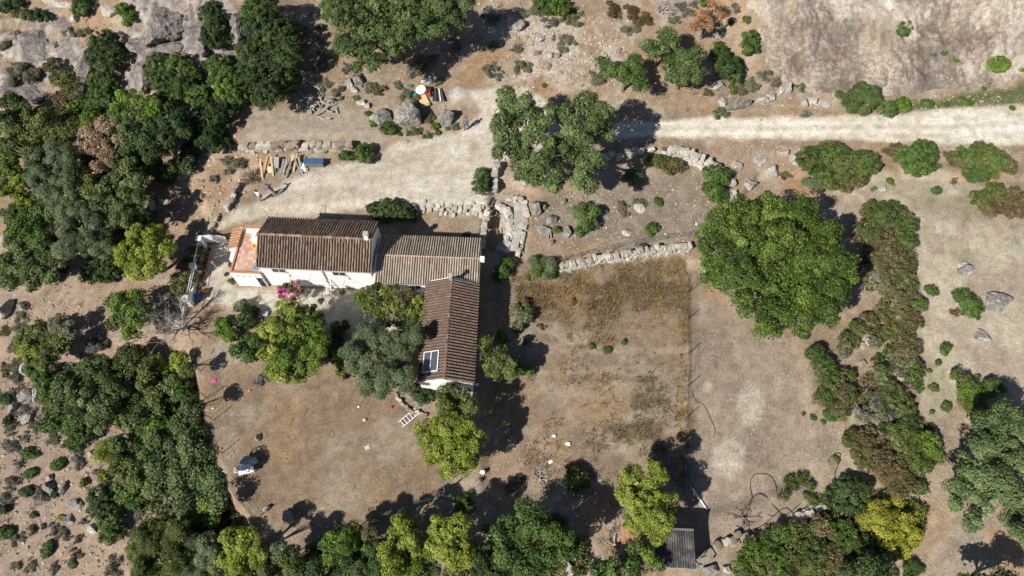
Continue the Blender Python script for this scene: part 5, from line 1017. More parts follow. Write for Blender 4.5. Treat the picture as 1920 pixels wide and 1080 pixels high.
STEMME = MB()
for k in range(7): a = k * .9; STEMME.tube([(0, 0, -.1), (.3 * math.cos(a), .3 * math.sin(a), .3), (.55 * math.cos(a), .55 * math.sin(a), .5)], [.05, .035, .015], 4)
_s = STEMME.build('stem', BARK); STEMMESH = _s.data; bpy.data.objects.remove(_s)
ORD = ['first', 'second', 'third', 'fourth', 'fifth', 'sixth', 'seventh', 'eighth', 'ninth', 'tenth', 'eleventh', 'twelfth', 'thirteenth', 'fourteenth', 'fifteenth', 'sixteenth', 'seventeenth', 'eighteenth', 'nineteenth', 'twentieth']
PALNAME = {'grey': 'grey brown', 'ogrey': 'olive grey', 'dark': 'dark green', 'bright': 'green', 'lime': 'lime green', 'moss': 'olive green', 'brown': 'dry brown', 'rust': 'rusty', 'yellow': 'yellow', 'olive': 'silvery green', 'gold': 'golden', 'oak': 'dull green'}
SMALL = {   # zone phrase: "x,y,r:palette"
 'on the top left rocks': '110,83,11:dark 130,55,13:ogrey 160,57,12:ogrey 8,86,11:moss 330,90,12:ogrey 345,96,10:ogrey 262,92,7:dark 352,30,10:grey 30,60,8:ogrey 62,180,9:dark',
 'between the huge evergreen and the big oak': '600,50,11:moss 560,58,16:ogrey 597,76,10:grey 606,104,13:ogrey 600,120,11:ogrey 540,75,11:grey 560,85,12:ogrey',
 'in the scrub below the big oak': '652,126,11:grey 610,156,14:ogrey 630,178,12:ogrey 705,166,15:brown 745,158,11:olive 765,178,14:ogrey 672,142,11:brown 640,165,10:brown 690,160,11:ogrey 668,184,8:olive',
 'on the slope right of the big oak': '920,38,18:grey 850,85,11:grey 925,83,10:ogrey 917,128,17:ogrey 932,138,11:grey 800,113,18:ogrey 770,132,14:grey 822,150,9:ogrey 785,125,12:ogrey 845,65,10:ogrey',
 'around the lot boulders': '700,228,9:lime 725,241,16:bright 749,249,8:bright 690,211,7:bright 815,236,11:lime 805,218,12:ogrey 778,246,14:olive 803,253,9:olive 850,236,11:ogrey 820,247,9:moss',
 'on the stony slope at the top centre': '1035,42,16:grey 1075,35,15:ogrey 1058,76,18:ogrey 995,20,12:ogrey 977,122,15:ogrey 1175,56,12:ogrey 972,90,10:ogrey 1125,147,17:ogrey 1020,158,9:brown 1190,50,10:ogrey 1150,15,16:rust 1185,18,16:rust 1160,25,9:ogrey 985,128,10:grey 1210,35,13:rust',
 'beside the dead orange tree': '1400,36,13:moss 1290,20,14:grey 1275,8,12:grey 1385,12,12:grey 1265,36,10:ogrey 1372,40,10:dark 1300,5,10:grey',
 'along the bank above the road': '1376,165,13:moss 1405,160,17:ogrey 1350,208,14:olive 1452,152,13:ogrey 1505,159,11:olive 1443,135,9:olive 1510,210,10:grey 1395,172,10:moss 1425,140,10:grey 1330,172,9:brown 1575,177,10:moss',
 'on the rock face and its foot': '1770,97,9:moss 1792,111,9:lime 1844,105,8:bright 1917,128,9:lime 1838,135,5:bright 1846,164,6:bright 1755,100,6:rust 1740,193,13:bright 1776,195,7:bright 1815,189,13:bright 1900,201,8:bright 1804,186,8:moss',
 'in the stony garden': '1235,378,13:bright 1223,427,13:bright 1207,462,12:bright 1165,385,12:grey 1200,377,11:olive 1250,282,11:ogrey 1170,398,9:ogrey 1045,430,12:moss',
 'below the road near the roadside bushes': '1475,325,11:rust 1670,338,10:moss 1757,357,11:bright 1670,284,14:brown 1685,272,10:rust 1780,288,10:rust 1750,312,9:rust 1640,352,8:olive 1790,335,9:rust',
 'scattered over the pale pasture': '1748,545,15:bright 1818,572,24:bright 1774,651,15:bright 1761,679,10:bright 1745,694,6:moss 1754,726,9:moss 1835,705,7:bright 1777,762,11:moss 1750,771,7:moss 1745,802,13:moss 1727,728,8:bright 1796,583,10:rust 1835,590,8:rust',
 'at the edge of the bare strip': '1527,782,9:bright 1560,778,13:bright 1509,774,5:rust 1570,860,8:moss 1545,790,6:moss',
 'on the bank above the gate': '440,308,17:ogrey 403,332,9:grey 375,376,9:grey 277,368,8:moss 315,403,6:grey 425,300,10:ogrey',
 'at the upper left edge of the left slope': '38,592,12:ogrey 30,612,12:grey 28,685,15:ogrey 20,655,11:grey 30,705,12:ogrey 8,620,10:brown 5,690,12:brown 20,735,12:grey 45,765,13:grey 8,745,14:dark 12,790,13:dark 22,800,13:grey 65,795,12:ogrey 38,680,7:orange',
 'on the lower left slope, upper half': '55,850,15:bright 15,840,15:grey 108,870,13:bright 54,888,14:bright 48,922,14:dark 20,902,13:grey 140,860,13:grey 30,868,9:grey 157,904,9:moss 100,822,13:ogrey 75,925,13:grey 100,925,11:dark 178,885,8:grey 40,820,9:grey 8,930,13:grey 120,835,9:ogrey',
 'on the lower left slope, lower half': '88,1028,20:bright 132,1058,9:bright 4,1000,19:bright 4,955,14:dark 112,970,8:gold 27,1010,12:ogrey 30,1058,11:grey 98,995,11:grey 118,1000,13:grey 143,1008,9:grey 58,993,8:moss 60,965,7:moss 135,1045,13:grey 55,1060,11:ogrey 95,1066,11:grey 210,1065,15:ogrey 155,975,9:grey 78,985,6:rust 262,965,9:grey',
 'in the front yard and by the walls': '432,494,7:bright 436,524,9:brown 422,512,5:dark 487,708,13:grey 990,518,8:lime 875,715,8:moss 600,562,6:moss 640,545,6:olive',
 'in the dry field': '1075,563,8:brown 1110,648,9:moss 1140,655,8:bright 1015,610,7:brown 1170,640,7:moss 985,640,8:brown 960,915,14:grey 975,900,10:grey',
}
for zone, s in SMALL.items():
    it = sorted(parse(s, 'grey')); cnt = {}; tot = {}
    for x, y, rp, pl in it: tot[pl] = tot.get(pl, 0) + 1
    for x, y, rp, pl in it:
        p = P(x, y, .25); R = rp * mpp(p); k = cnt.get(pl, 0); cnt[pl] = k + 1
        lab = '%s bush %s' % (PALNAME.get(pl, pl), zone)
        if tot[pl] > 1: lab = '%s %s bush from left %s' % (ORD[k], PALNAME.get(pl, pl), zone)
        if tot[pl] == 1: lab = 'small lone ' + lab
        pl2 = pl if pl in LEAF else 'grey'
        o = empty('scrub_bush' if pl in ('grey', 'ogrey', 'brown', 'rust', 'olive') else 'small_shrub', (p[0], p[1], gz(p[0], p[1])), random.uniform(0, 6.3), lab, 'shrub', 'bushes ' + zone)
        f = bpy.data.objects.new('foliage', proto_set(pl2)[random.randrange(3)]); link(f, o); g = bpy.data.objects.new('stem', STEMMESH); link(g, o)
        sc = R * (1.12 if pl in ('grey', 'ogrey', 'brown', 'rust', 'olive') else 1.0) * random.uniform(.9, 1.15); f.scale = (sc * random.uniform(.75, 1.3), sc * random.uniform(.8, 1.2), sc * random.uniform(.6, 1.05)); g.scale = (sc * .8,) * 3

# bare dead trees and brush
def bare(name, label, px, py, spread, h, lean=(0, 0), n=9, mat=None, seed=1, depth=3, cat='dead tree'):
    r = random.Random(seed); p = P(px, py); root = empty(name, p, 0, label, cat); m = MB(); tw = MB()
    def grow(a, d, l, rad, k):
        b = a + d * l; mid = (a + b) / 2 + Vector((r.uniform(-.1, .1), r.uniform(-.1, .1), r.uniform(-.05, .1))) * l; (m if k > 1 else tw).tube([a, mid, b], [rad, rad * .8, rad * .55], 5 if k > 1 else 4, cap=False)
        if k == 0: return
        for _ in range(r.randint(3, 4) if k > 1 else 4):
            e = (d + Vector((r.uniform(-1, 1), r.uniform(-1, 1), r.uniform(-.5, .7)))).normalized(); grow(a + (b - a) * r.uniform(.45, 1), e, l * r.uniform(.5, .8), rad * .5, k - 1)
    for i in range(n):
        a = 2 * PI * i / n + r.uniform(-.3, .3); d = Vector((math.cos(a) * spread + lean[0], math.sin(a) * spread + lean[1], h)).normalized(); grow(Vector((0, 0, .1)), d, r.uniform(.32, .5) * math.hypot(spread, h), .035 + .02 * h, depth)
    m.tube([(0, 0, -.3), (0, 0, .35)], [.12 + .04 * h, .08 + .03 * h], 8); m.build('trunk', mat or DEADWOOD, root, smooth=True); q_ = tw.build('twigs', mat or DEADWOOD, root); q_['kind'] = 'stuff'; return root
bare('dead_tree', 'bare grey dead tree with long shadow beside the paved yard', 342, 618, 2.6, 2.9, (-.5, .2), 6, PALEBARK, 3, 4)
bare('dead_tree', 'bare grey brush tree at the top edge right of the stony slope', 1240, 26, 1.6, 1.6, (0, .3), 6, PALEBARK, 5, 3)
bare('dead_tree', 'fallen silvery dead tree at the bottom left of the tin shed', 1152, 1022, 1.9, .8, (-.2, 0), 7, PALEBARK, 7, 4)
bare('brush_pile', 'pile of bare brown sticks above the two standing people', 470, 338, 1.2, .55, (0, 0), 11, BARK, 9, 3, 'brush pile')
bare('brush_pile', 'loose tangle of dark branches near the black hoses', 1392, 972, 1.6, .35, (0, 0), 6, BARK, 11, 3, 'brush pile')
bare('brush_pile', 'low tangle of dead branches at the edge of the dry field', 1012, 900, 1.3, .4, (0, 0), 7, PALEBARK, 13, 3, 'brush pile')
bare('brush_pile', 'grey twiggy heap under the bramble strip', 1640, 770, 1.2, .6, (0, 0), 7, PALEBARK, 17, 3, 'brush pile')

# ------------------------------------------------------------------ things people left around
def put(name, label, cat, px, py, h=0, rz=0, group=None):
    p = P(px, py, h); return empty(name, (p[0], p[1], gz(p[0], p[1]) + h), rz, label, cat, group)
# firewood logs strewn on the lot
r_ = random.Random(5); LOGV = []
for k in range(6):
    m = MB(); L = .5; m.tube([(-L, 0, 0), (-L * .3, r_.uniform(-.12, .12), r_.uniform(-.02, .05)), (L * .3, r_.uniform(-.12, .12), .02), (L, r_.uniform(-.1, .1), r_.uniform(0, .08))], [.075, .085, .07, .045], 7)
    m.tube([(L * .1, 0, .02), (L * .5, r_.choice((-1, 1)) * .22, .08)], [.045, .02], 5); o = m.build('log', DEADWOOD); LOGV.append(o.data); bpy.data.objects.remove(o)
logs = []
for k in range(34):
    x = r_.gauss(592, 17); y = r_.gauss(190, 13) + (x - 592) * .25; logs.append((x, y))
for k, (x, y) in enumerate(sorted(logs)):
    p = P(x, y); o = bpy.data.objects.new('log', LOGV[k % 6]); link(o); o.location = (p[0], p[1], p[2] + .06 + r_.random() * .15); s = r_.uniform(.7, 1.6); o.scale = (s, s * .9, s * .9); o.rotation_euler = (r_.uniform(-.2, .2), r_.uniform(-.25, .25), r_.uniform(0, 3.1))
    tag(o, 'weathered piece of firewood strewn in the heap left of the lot boulders', 'log', 'firewood strewn over the lot')
# planks leaning on the terrace wall
PLK = [(490, 318, 10, 8, 't', .16), (497, 312, -14, 2.0, 't', .2), (503, 305, -12, 1.6, 't', .18), (510, 312, 8, 1.9, 't', .18), (518, 305, -2, 1.1, 'g', .5), (529, 313, -12, 1.5, 'g', .16), (534, 314, -14, 1.5, 'g', .14), (541, 318, -18, 1.7, 'g', .17),
       (545, 308, -22, 1.9, 't', .18), (553, 306, -10, 1.7, 't', .2), (558, 312, 22, 1.6, 'g', .14), (563, 310, 15, 1.7, 'g', .18), (548, 303, 5, 1.3, 'g', .2), (480, 305, 80, .9, 't', .3)]
for k, (x, y, a, ln, c, w) in enumerate(PLK):
    ln = min(ln, 2.1); p = P(x, y, .35); m = MB().box(-w / 2, w / 2, -ln / 2, ln / 2, -.025, .025); o = m.build('plank', WOODT if c == 't' else WOODG)
    a_ = o.data.attributes.new('tint', 'FLOAT', 'FACE'); a_.data.foreach_set('value', [random.random()] * 6)
    o.location = (p[0], p[1], p[2] + .02 * (k % 3)); o.rotation_euler = (math.radians(24), 0, math.radians(a))
    o['label'] = '%s %s plank from left, leaning on the boulder terrace wall' % (ORD[sum(1 for q in PLK if q[4] == c and q[0] < x)], 'tan' if c == 't' else 'grey'); o['category'] = 'plank'; o['group'] = 'planks leaning on the terrace wall'
o = put('solar_sheet', 'small dark blue panel propped among the planks', 'panel', 514, 318, .15, -.05); MB().box(-.17, .17, -.28, .28, -.02, .02).build('frame', WOODG, o).rotation_euler = (.45, 0, 0); q = MB().box(-.15, .15, -.26, .26, .021, .03).build('face', BLUEDK, o); q.rotation_euler = (.45, 0, 0)
o = put('cream_sheet', 'cream square board leaning beside the dark panel', 'board', 506, 318, .2, .0); MB().box(-.2, .2, -.3, .3, -.02, .02).build('face', simple('cream', (.55, .45, .32), .8), o).rotation_euler = (.5, 0, 0)
o = put('storage_chest', 'long blue chest right of the leaning planks', 'chest', 591, 309, .0, -.02); MB().box(-.9, .9, -.3, .3, 0, .52).build('body', WOODG, o, bevel=.02); ld_ = MB().box(-.93, .93, -.33, .33, .523, .60).build('lid', BLUEDK, o, bevel=.02); MB().box(-.06, .06, -.37, -.331, .48, .58).build('latch', METAL, ld_)
o = put('white_sack', 'crumpled white plastic sacks between planks and blue chest', 'sack', 570, 314, .0, .3)
def lump(name, parent, rx, ry, rz_, mat, seed, loc=(0, 0, 0)):
    me = rock_mesh(seed, 3, .5, mat); q = bpy.data.objects.new(name, me); link(q, parent); q.scale = (rx, ry, rz_); q.location = (loc[0], loc[1], loc[2] + rz_ * .7); return q
lump('sack_body', o, .32, .42, .2, WHITEPAINT, 71); lump('sack_body', o, .25, .25, .14, WHITEPAINT, 72, (.1, -.4, 0))
# junk heap above the lot boulders
o = put('round_table', 'round white plastic table top lying on the junk heap', 'table', 789, 168, .25, 0); MB().lathe([(.02, .03), (.50, .03), (.53, .0), (.53, -.03), (.49, -.035)], 28).build('table_top', WHITEPAINT, o).rotation_euler = (.15, -.12, 0); MB().tube([(0, 0, -.25), (0, 0, .0)], .05, 8).build('leg', WHITEPAINT, o)
o = put('yellow_board', 'yellow foam board lying below the round white table', 'board', 795, 189, .18, .45); MB().box(-.42, .42, -.72, .72, -.06, .06).build('slab', YELLOWB, o, bevel=.02).rotation_euler = (.1, .05, 0); MB().box(-.40, .40, -.70, -.5, .07, .085).build('edge_strip', simple('ochre_strip', (.55, .33, .10), .8), o).rotation_euler = (.1, .05, 0)
o = put('blue_bucket', 'blue bucket at the foot of the yellow board', 'bucket', 804, 199, 0, 0); MB().lathe([(.12, 0), (.17, .3), (.16, .3), (.11, .03)], 14).build('pail', BLUEDK, o); MB().tube([(-.17, 0, .3), (0, .05, .45), (.17, 0, .3)], .01, 5).build('handle', METAL, o)
o = put('red_chair', 'red plastic chair tipped over on the junk heap', 'chair', 804, 181, 0, .6)
MB().box(-.2, .2, -.2, .2, .28, .33).build('seat', REDPL, o, bevel=.02); MB().box(-.2, .2, .18, .23, .33, .75).build('backrest', REDPL, o, bevel=.02)
for a, b in ((-.17, -.17), (.17, -.17), (-.17, .17), (.17, .17)): MB().box(a - .025, a + .025, b - .025, b + .025, 0, .28).build('leg', REDPL, o)
for k, (x, a, mt, lb) in enumerate(((813, .05, DARKMETAL, 'dark'), (816, .06, METAL, 'grey'), (820, .10, DARKMETAL, 'dark'), (824, .16, WHITEPAINT, 'white'), (828, .22, METAL, 'grey'))):
    o = put('metal_profile', '%s of five long metal profiles stacked on the junk heap, from left' % ORD[k], 'metal bar', x, 178, .1 + .03 * k, a, 'metal profiles on the junk heap'); MB().box(-.07, .07, -.85, .85, 0, .06).build('web', mt, o); MB().box(-.07, -.055, -.85, .85, .061, .12).box(.055, .07, -.85, .85, .061, .12).build('flange', mt, o)
o = put('white_bags', 'heap of white rubbish bags behind the round table', 'bag', 802, 153, 0, 0); lump('bag', o, .34, .3, .28, WHITEPAINT, 81); lump('bag', o, .26, .22, .2, WHITEPAINT, 82, (-.42, .0, 0)); lump('bag', o, .2, .3, .22, WHITEPAINT, 83, (.15, .35, 0))
o = put('green_tarp', 'scrap of green tarpaulin left of the round white table', 'tarpaulin', 769, 162, 0, .2); lump('cloth', o, .35, .22, .07, GREENNET, 84)
o = put('teal_box', 'small teal crate left of the yellow board', 'crate', 777, 180, 0, .3); MB().box(-.2, .2, -.15, .15, 0, .22).build('crate_body', simple('teal_plastic', (.03, .24, .28), .5), o, bevel=.02); MB().box(-.22, .22, -.17, .17, .222, .25).build('rim', simple('teal_rim', (.04, .3, .34), .5), o)
o = put('orange_crate', 'narrow orange crate between round table and metal profiles', 'crate', 806, 170, 0, .1); MB().box(-.12, .12, -.28, .28, 0, .3).build('crate_body', simple('crate_orange', (.55, .28, .05), .6), o, bevel=.02); MB().box(-.13, .13, -.29, .29, .302, .33).build('rim', DARKMETAL, o)

# car parked under the oak
def car():
    p = P(968, 216, .6); o = empty('parked_car', (p[0], p[1], gz(p[0], p[1])), math.radians(172), 'white parked car mostly hidden under the big oak', 'car')
    prof = [(-2.0, .35, .62, .72), (-1.95, .32, .95, .80), (-1.3, .28, 1.05, .84), (.75, .28, .98, .84), (1.55, .30, .90, .82), (1.95, .34, .72, .70), (2.03, .38, .58, .60)]
    V = []; F = []
    for x, z0, z1, hw in prof: V += [(x, -hw, z0), (x, -hw - .02, (z0 + z1) / 2), (x, -hw + .06, z1), (x, hw - .06, z1), (x, hw + .02, (z0 + z1) / 2), (x, hw, z0)]
    for i in range(len(prof) - 1):
        for k in range(6): a = i * 6 + k; b = i * 6 + (k + 1) % 6; F.append((a, b, b + 6, a + 6))
    F += [tuple(range(6))[::-1], tuple(range(len(V) - 6, len(V)))]
    m = MB().add(V, F); paint = simple('car_white', (.78, .78, .78), .25, .03, 2, spec=.6); b = m.build('body', paint, o, True, bevel=.03)
    cab = MB().add([(-1.75, -.72, 1.02), (-1.75, .72, 1.02), (1.0, .74, .97), (1.0, -.74, .97), (-1.45, -.56, 1.46), (-1.45, .56, 1.46), (.28, .58, 1.47), (.28, -.58, 1.47)], [(4, 7, 6, 5), (0, 3, 7, 4), (3, 2, 6, 7), (2, 1, 5, 6), (1, 0, 4, 5), (0, 1, 2, 3)]); cab.build('cabin_glass', DARKGLASS, o)
    MB().box(-1.43, .26, -.55, .55, 1.472, 1.50).build('roof', paint, o, bevel=.03)
    for s in (-1, 1): MB().tube([(-1.75, .72 * s, 1.02), (-1.45, .57 * s, 1.47)], .035, 5).tube([(1.0, .75 * s, .97), (.28, .59 * s, 1.48)], .035, 5).tube([(-.35, .73 * s, 1.0), (-.4, .58 * s, 1.48)], .035, 5).build('pillar', paint, o)
    for x in (-1.3, 1.25):
        for s in (-1, 1):
            w = MB().lathe([(.29, -.09), (.31, -.06), (.31, .06), (.29, .09)], 18).build('wheel', RUBBER, o); w.rotation_euler = (PI / 2, 0, 0); w.location = (x, s * .76, .31)
            MB().lathe([(.03, .10), (.19, .095), (.19, -.095), (.03, -.10)], 14).build('rim', METAL, w)
    for s in (-1, 1): MB().box(1.86, 1.97, s * .5 - .14, s * .5 + .14, .60, .72).build('headlight', simple('lamp_glass', (.6, .6, .6), .1), o)
car()
# flower pots, chair and furniture in the yard
POTS = [(395, 472, .24), (392, 481, .21), (389, 491, .2), (388, 497, .22), (386, 515, .2), (383, 520, .18), (377, 537, .18), (388, 547, .2), (381, 550, .2), (372, 553, .17)]
potmesh = {}
for k, (x, y, rr) in enumerate(POTS):
    o = put('flower_pot', '%s terracotta flower pot from the gate, in the row inside the white railing' % ORD[k], 'flower pot', x, y, 0, 0, 'flower pots inside the railing')
    MB().lathe([(rr * .65, 0), (rr, rr * 1.5), (rr * 1.12, rr * 1.5), (rr * 1.12, rr * 1.75), (rr * .95, rr * 1.75), (rr * .9, rr * 1.4)], 16).build('pot', TERRACOTTA, o); MB().lathe([(.01, rr * 1.45), (rr * .9, rr * 1.45), (rr * .9, rr * 1.4)], 12).build('earth', simple('pot_earth%d' % k, (.06, .045, .03), .95), o)
    if k % 2: f = bpy.data.objects.new('plant', proto_set('bright')[k % 3]); link(f, o); f.scale = (rr * .9,) * 3; f.location = (0, 0, rr * 1.6)
o = put('blue_chair', 'small blue chair at the lower end of the railing', 'chair', 373, 562, 0, .4)
MB().box(-.2, .2, -.2, .2, .40, .44).build('seat', BLUEPL, o, bevel=.01); MB().box(-.2, .2, .18, .22, .44, .8).build('backrest', BLUEPL, o, bevel=.01)
for a, b in ((-.17, -.17), (.17, -.17), (-.17, .17), (.17, .17)): MB().box(a - .02, a + .02, b - .02, b + .02, 0, .40).build('leg', BLUEPL, o)
o = put('garden_stand', 'slim white stand on the paving beside the flower pots', 'stand', 404, 500, 0, 0); MB().lathe([(.14, 0), (.12, .04), (.04, .06), (.04, .75), (.13, .8), (.13, .84)], 12).build('column', WHITEPAINT, o); MB().lathe([(.05, .842), (.09, .92), (.0, .97)], 10).build('finial', WHITEPAINT, o)
# roof terrace furniture
def ter(name, label, cat, x, y, z=AZ + .02, rz=HA): return empty(name, ha.matrix_basis @ Vector((x, y, z)), rz, label, cat)
o = ter('white_tank', 'white box tank in the corner of the roof terrace', 'tank', 1.72, 3.45); MB().box(-.45, .45, -.42, .42, 0, .6).build('tank_body', WHITEPAINT, o, bevel=.04); MB().box(-.1, .1, -.06, .06, .602, .64).build('lid', METAL, o)
o = ter('yellow_tub', 'yellow tub in front of the white tank on the terrace', 'tub', 1.6, 2.72); MB().lathe([(.18, 0), (.24, .22), (.22, .22), (.16, .03)], 16).build('tub_body', YELLOWP, o); MB().tube([(-.24, 0, .2), (-.3, 0, .24), (-.24, .06, .2)], .015, 5).build('handle', YELLOWP, o)
o = ter('blue_table', 'round bright blue table at the terrace corner', 'table', 2.3, .42); MB().lathe([(.02, .48), (.23, .48), (.23, .45), (.02, .44)], 22).build('table_top', BLUEPL, o); MB().tube([(0, 0, 0), (0, 0, .45)], .03, 8).build('leg', METAL, o)
o = ter('dark_stool', 'dark folding stool against the farmhouse wall on the terrace', 'stool', 2.15, 1.75); MB().box(-.15, .15, -.12, .12, .38, .41).build('seat', DARKMETAL, o); 
for a in (-.12, .12): MB().tube([(a, -.12, 0), (a, .12, .38)], .015, 5).tube([(a, .12, 0), (a, -.12, .38)], .015, 5).build('leg', DARKMETAL, o)
# pergola frame and ladder before the farmhouse
pg = empty('pergola', (-17, -1.2, 0), HA, 'thin metal pergola frame along the farmhouse front', 'pergola')
for k, x in enumerate((-4.3, -1.9, -.3, 1.1, 2.7)):
    MB().tube([(x, -.6, -.1), (x, -.6, 2.2)], .022, 5).build('post', METAL, pg); MB().tube([(x, -.6, 2.2), (x + .15, 1.45, 2.35)], .018, 5).build('crossbar', METAL, pg)
MB().tube([(-4.3, -.6, 2.2), (2.7, -.6, 2.2)], .015, 5).build('rail', METAL, pg); MB().tube([(-4.3, .4, 2.27), (2.7, .4, 2.27)], .012, 5).build('rail', METAL, pg)
pg2 = empty('pergola', (-9.2, -2.4, 0), LA, 'pergola carrying the yellowing vine beside the low wing', 'pergola')
for x in (-2.6, -.6, 1.6):
    MB().tube([(x, -1.3, -.1), (x, -1.3, 2.15)], .03, 6).build('post', METAL, pg2); MB().tube([(x, -1.3, 2.15), (x, 1.4, 2.2)], .02, 5).build('crossbar', METAL, pg2)
for y in (-1.3, 0., 1.2): MB().tube([(-2.6, y, 2.18), (1.6, y, 2.18)], .015, 5).build('rail', METAL, pg2)
def ladder(name, label, px, py, ln, w, rz, tilt, h, n=8, dark=True):
    o = put(name, label, 'ladder', px, py, h, rz); fr = []
    for s in (-1, 1): q = MB().box(s * w / 2 - .03, s * w / 2 + .03, -ln / 2, ln / 2, -.02, .05).build('rail', WHITEPAINT, o); q.rotation_euler = (tilt, 0, 0)
    for i in range(n): y = -ln / 2 + ln * (i + .7) / n; q = MB().box(-w / 2 + .031, w / 2 - .031, y - .025, y + .025, 0, .03).build('rung', WHITEPAINT, o); q.rotation_euler = (tilt, 0, 0)
ladder('white_ladder', 'white ladder leaning on the farmhouse front wall', 616, 533, 2.3, .42, -.25, 1.15, 1.0, 7)
ladder('white_ladder', 'white ladder lying on the ground above the dirt yard', 767, 783, 1.75, .55, math.radians(-48), 0, .06, 6)
# fallen pipes by the shed
for k, (x0, y0, x1, y1, rr) in enumerate(((1286, 850, 1288, 930, .05), (1291, 845, 1293, 935, .05), (1297, 850, 1297, 920, .04), (1290, 905, 1316, 950, .06), (1298, 915, 1323, 952, .07), (1304, 922, 1326, 955, .05), (1280, 950, 1291, 975, .04))):
    a, b = P(x0, y0, .06), P(x1, y1, .06); o = empty('plastic_pipe', (a + b) / 2, 0, '%s from left of the long grey pipes lying beside the tin shed' % ORD[k], 'pipe', 'grey pipes beside the shed'); c_ = Vector((a + b) / 2)
    MB().tube([Vector(a) - c_, Vector(b) - c_], rr, 8).build('tube', METAL if k != 4 else WHITEPAINT, o)
    for q in (a, b): MB().tube([(Vector(q) - c_) * .96, (Vector(q) - c_) * 1.0], rr * 1.25, 8).build('socket', METAL, o)
# black hoses looping over the bare strip
def hose(label, pts, rr=.024):
    q = [Vector(P(x, y, .05)) for x, y in pts]; q = [q[0] * 2 - q[1]] + q + [q[-1] * 2 - q[-2]]; out = []
    for i in range(1, len(q) - 2):
        for k in range(6):
            t = k / 6; a, b, c, d = q[i - 1:i + 3]; out.append(.5 * ((2 * b) + (c - a) * t + (2 * a - 5 * b + 4 * c - d) * t * t + (3 * b - a - 3 * c + d) * t ** 3))
    c0 = out[0].copy(); o = MB().tube([p - c0 for p in out], rr, 6).build('black_hose', BLACKHOSE, None, True, loc=c0); return tag(o, label, 'hose')
hose('black hose looping high above the brush at the bare strip', [(1425, 970), (1410, 930), (1407, 905), (1415, 890), (1432, 888), (1447, 895), (1455, 912), (1458, 935)])
hose('black hose in a ring beside the dry fallen shrub', [(1400, 968), (1405, 945), (1420, 927), (1437, 932), (1452, 950), (1468, 965), (1485, 958), (1505, 940)])
hose('black hose curving round the right of the fallen shrub', [(1552, 868), (1560, 855), (1575, 850), (1572, 870), (1565, 890), (1568, 905), (1555, 920), (1540, 928)], .03)
hose('black hose lying along the lower stones', [(1380, 985), (1400, 995), (1430, 985), (1470, 953), (1495, 965), (1520, 940)])
hose('thin dark hose across the bare strip', [(1298, 735), (1305, 752), (1320, 760), (1332, 785), (1340, 805), (1338, 818)], .015)
# small litter on the ground, each a thing
def bits(name, label, cat, px, py, mat, s=.16, kind='lump', seed=1):
    s *= .72
    o = put(name, label, cat, px, py, 0, .4)
    if kind == 'lump': lump('body', o, s, s * .8, s * .6, mat, 500 + seed)
    else: MB().box(-s, s, -s * .7, s * .7, 0, s * .25).build('body', mat, o, bevel=.01); MB().box(-s * .6, s * .6, -s * .4, s * .4, s * .251, s * .4).build('top', mat, o)
    return o
bits('pink_toy', 'bright pink toy lying by the yard fence', 'toy', 401, 714, PINKPL, .28, 'box')
bits('orange_ball', 'small orange ball in the upper left of the dirt yard', 'ball', 467, 733, ORANGEP, .15)
bits('blue_bottle', 'blue bottle beside the thin stone border', 'bottle', 791, 761, BLUEPL, .17, 'box')
bits('orange_pot', 'orange pot below the dark bush at the gable', 'pot', 801, 749, ORANGEP, .2, 'box')
bits('red_cloth', 'red rag above the lying ladder', 'rag', 733, 764, REDPL, .2)
bits('white_bucket', 'small white bucket in the middle of the dirt yard', 'bucket', 672, 763, WHITEPAINT, .14)
bits('cream_block', 'cream coloured block left of the lying ladder', 'block', 683, 788, simple('cream_block', (.6, .5, .35), .8), .2)
bits('pale_board', 'flat cream board lying in the dirt yard', 'board', 689, 839, simple('pale_board', (.55, .47, .33), .8), .28, 'box')
bits('steel_bowl', 'small steel bowl at the right of the dirt yard', 'bowl', 754, 876, METAL, .14)
bits('white_plate', 'white fragment by the left yard fence', 'fragment', 399, 766, WHITEPAINT, .13)
bits('blue_drum', 'pale blue drum lid in the dry field', 'lid', 1038, 818, simple('pale_blue', (.45, .58, .66), .6), .25)
bits('blue_can', 'pale blue can in the garden near the stone wall', 'can', 1305, 421, simple('pale_blue2', (.4, .6, .7), .6), .2)
bits('white_brick', 'white block lying in the rubble of the dry field', 'block', 1032, 866, WHITEPAINT, .25, 'box')
bits('white_rubble', 'white broken plaster piece in the dry field', 'rubble', 1064, 833, WHITEPAINT, .28)
bits('white_sink', 'white sink dumped by the yard corner under the yellow tree', 'sink', 904, 886, WHITEPAINT, .3)
bits('white_pan', 'white scrap metal beside the dumped sink', 'scrap', 897, 902, METAL, .28)
bits('bowl', 'white bowl just outside the yard fence corner', 'bowl', 850, 935, WHITEPAINT, .17)
bits('satellite_dish', 'white dish leaning at the gable corner', 'dish', 893, 722, WHITEPAINT, .26)
bits('blue_tarp', 'pale blue tarpaulin under the round tree', 'tarpaulin', 497, 590, simple('tarp_blue', (.36, .44, .5), .6), .45)
bits('blue_sheet', 'scrap of blue sheet by the shed stones', 'sheet', 1345, 1022, BLUEDK, .3)
bits('white_stone_pot', 'white pots in the dark passage beside the low wing', 'pot', 928, 508, WHITEPAINT, .3)
o = put('tyre', 'old car tyre beside the low wing', 'tyre', 874, 442, 0, 0); MB().lathe([(.2, .02), (.32, 0), (.34, .1), (.32, .2), (.2, .18)], 20).build('tread', RUBBER, o); MB().lathe([(.18, .05), (.19, .12)], 16).build('rim', METAL, o)
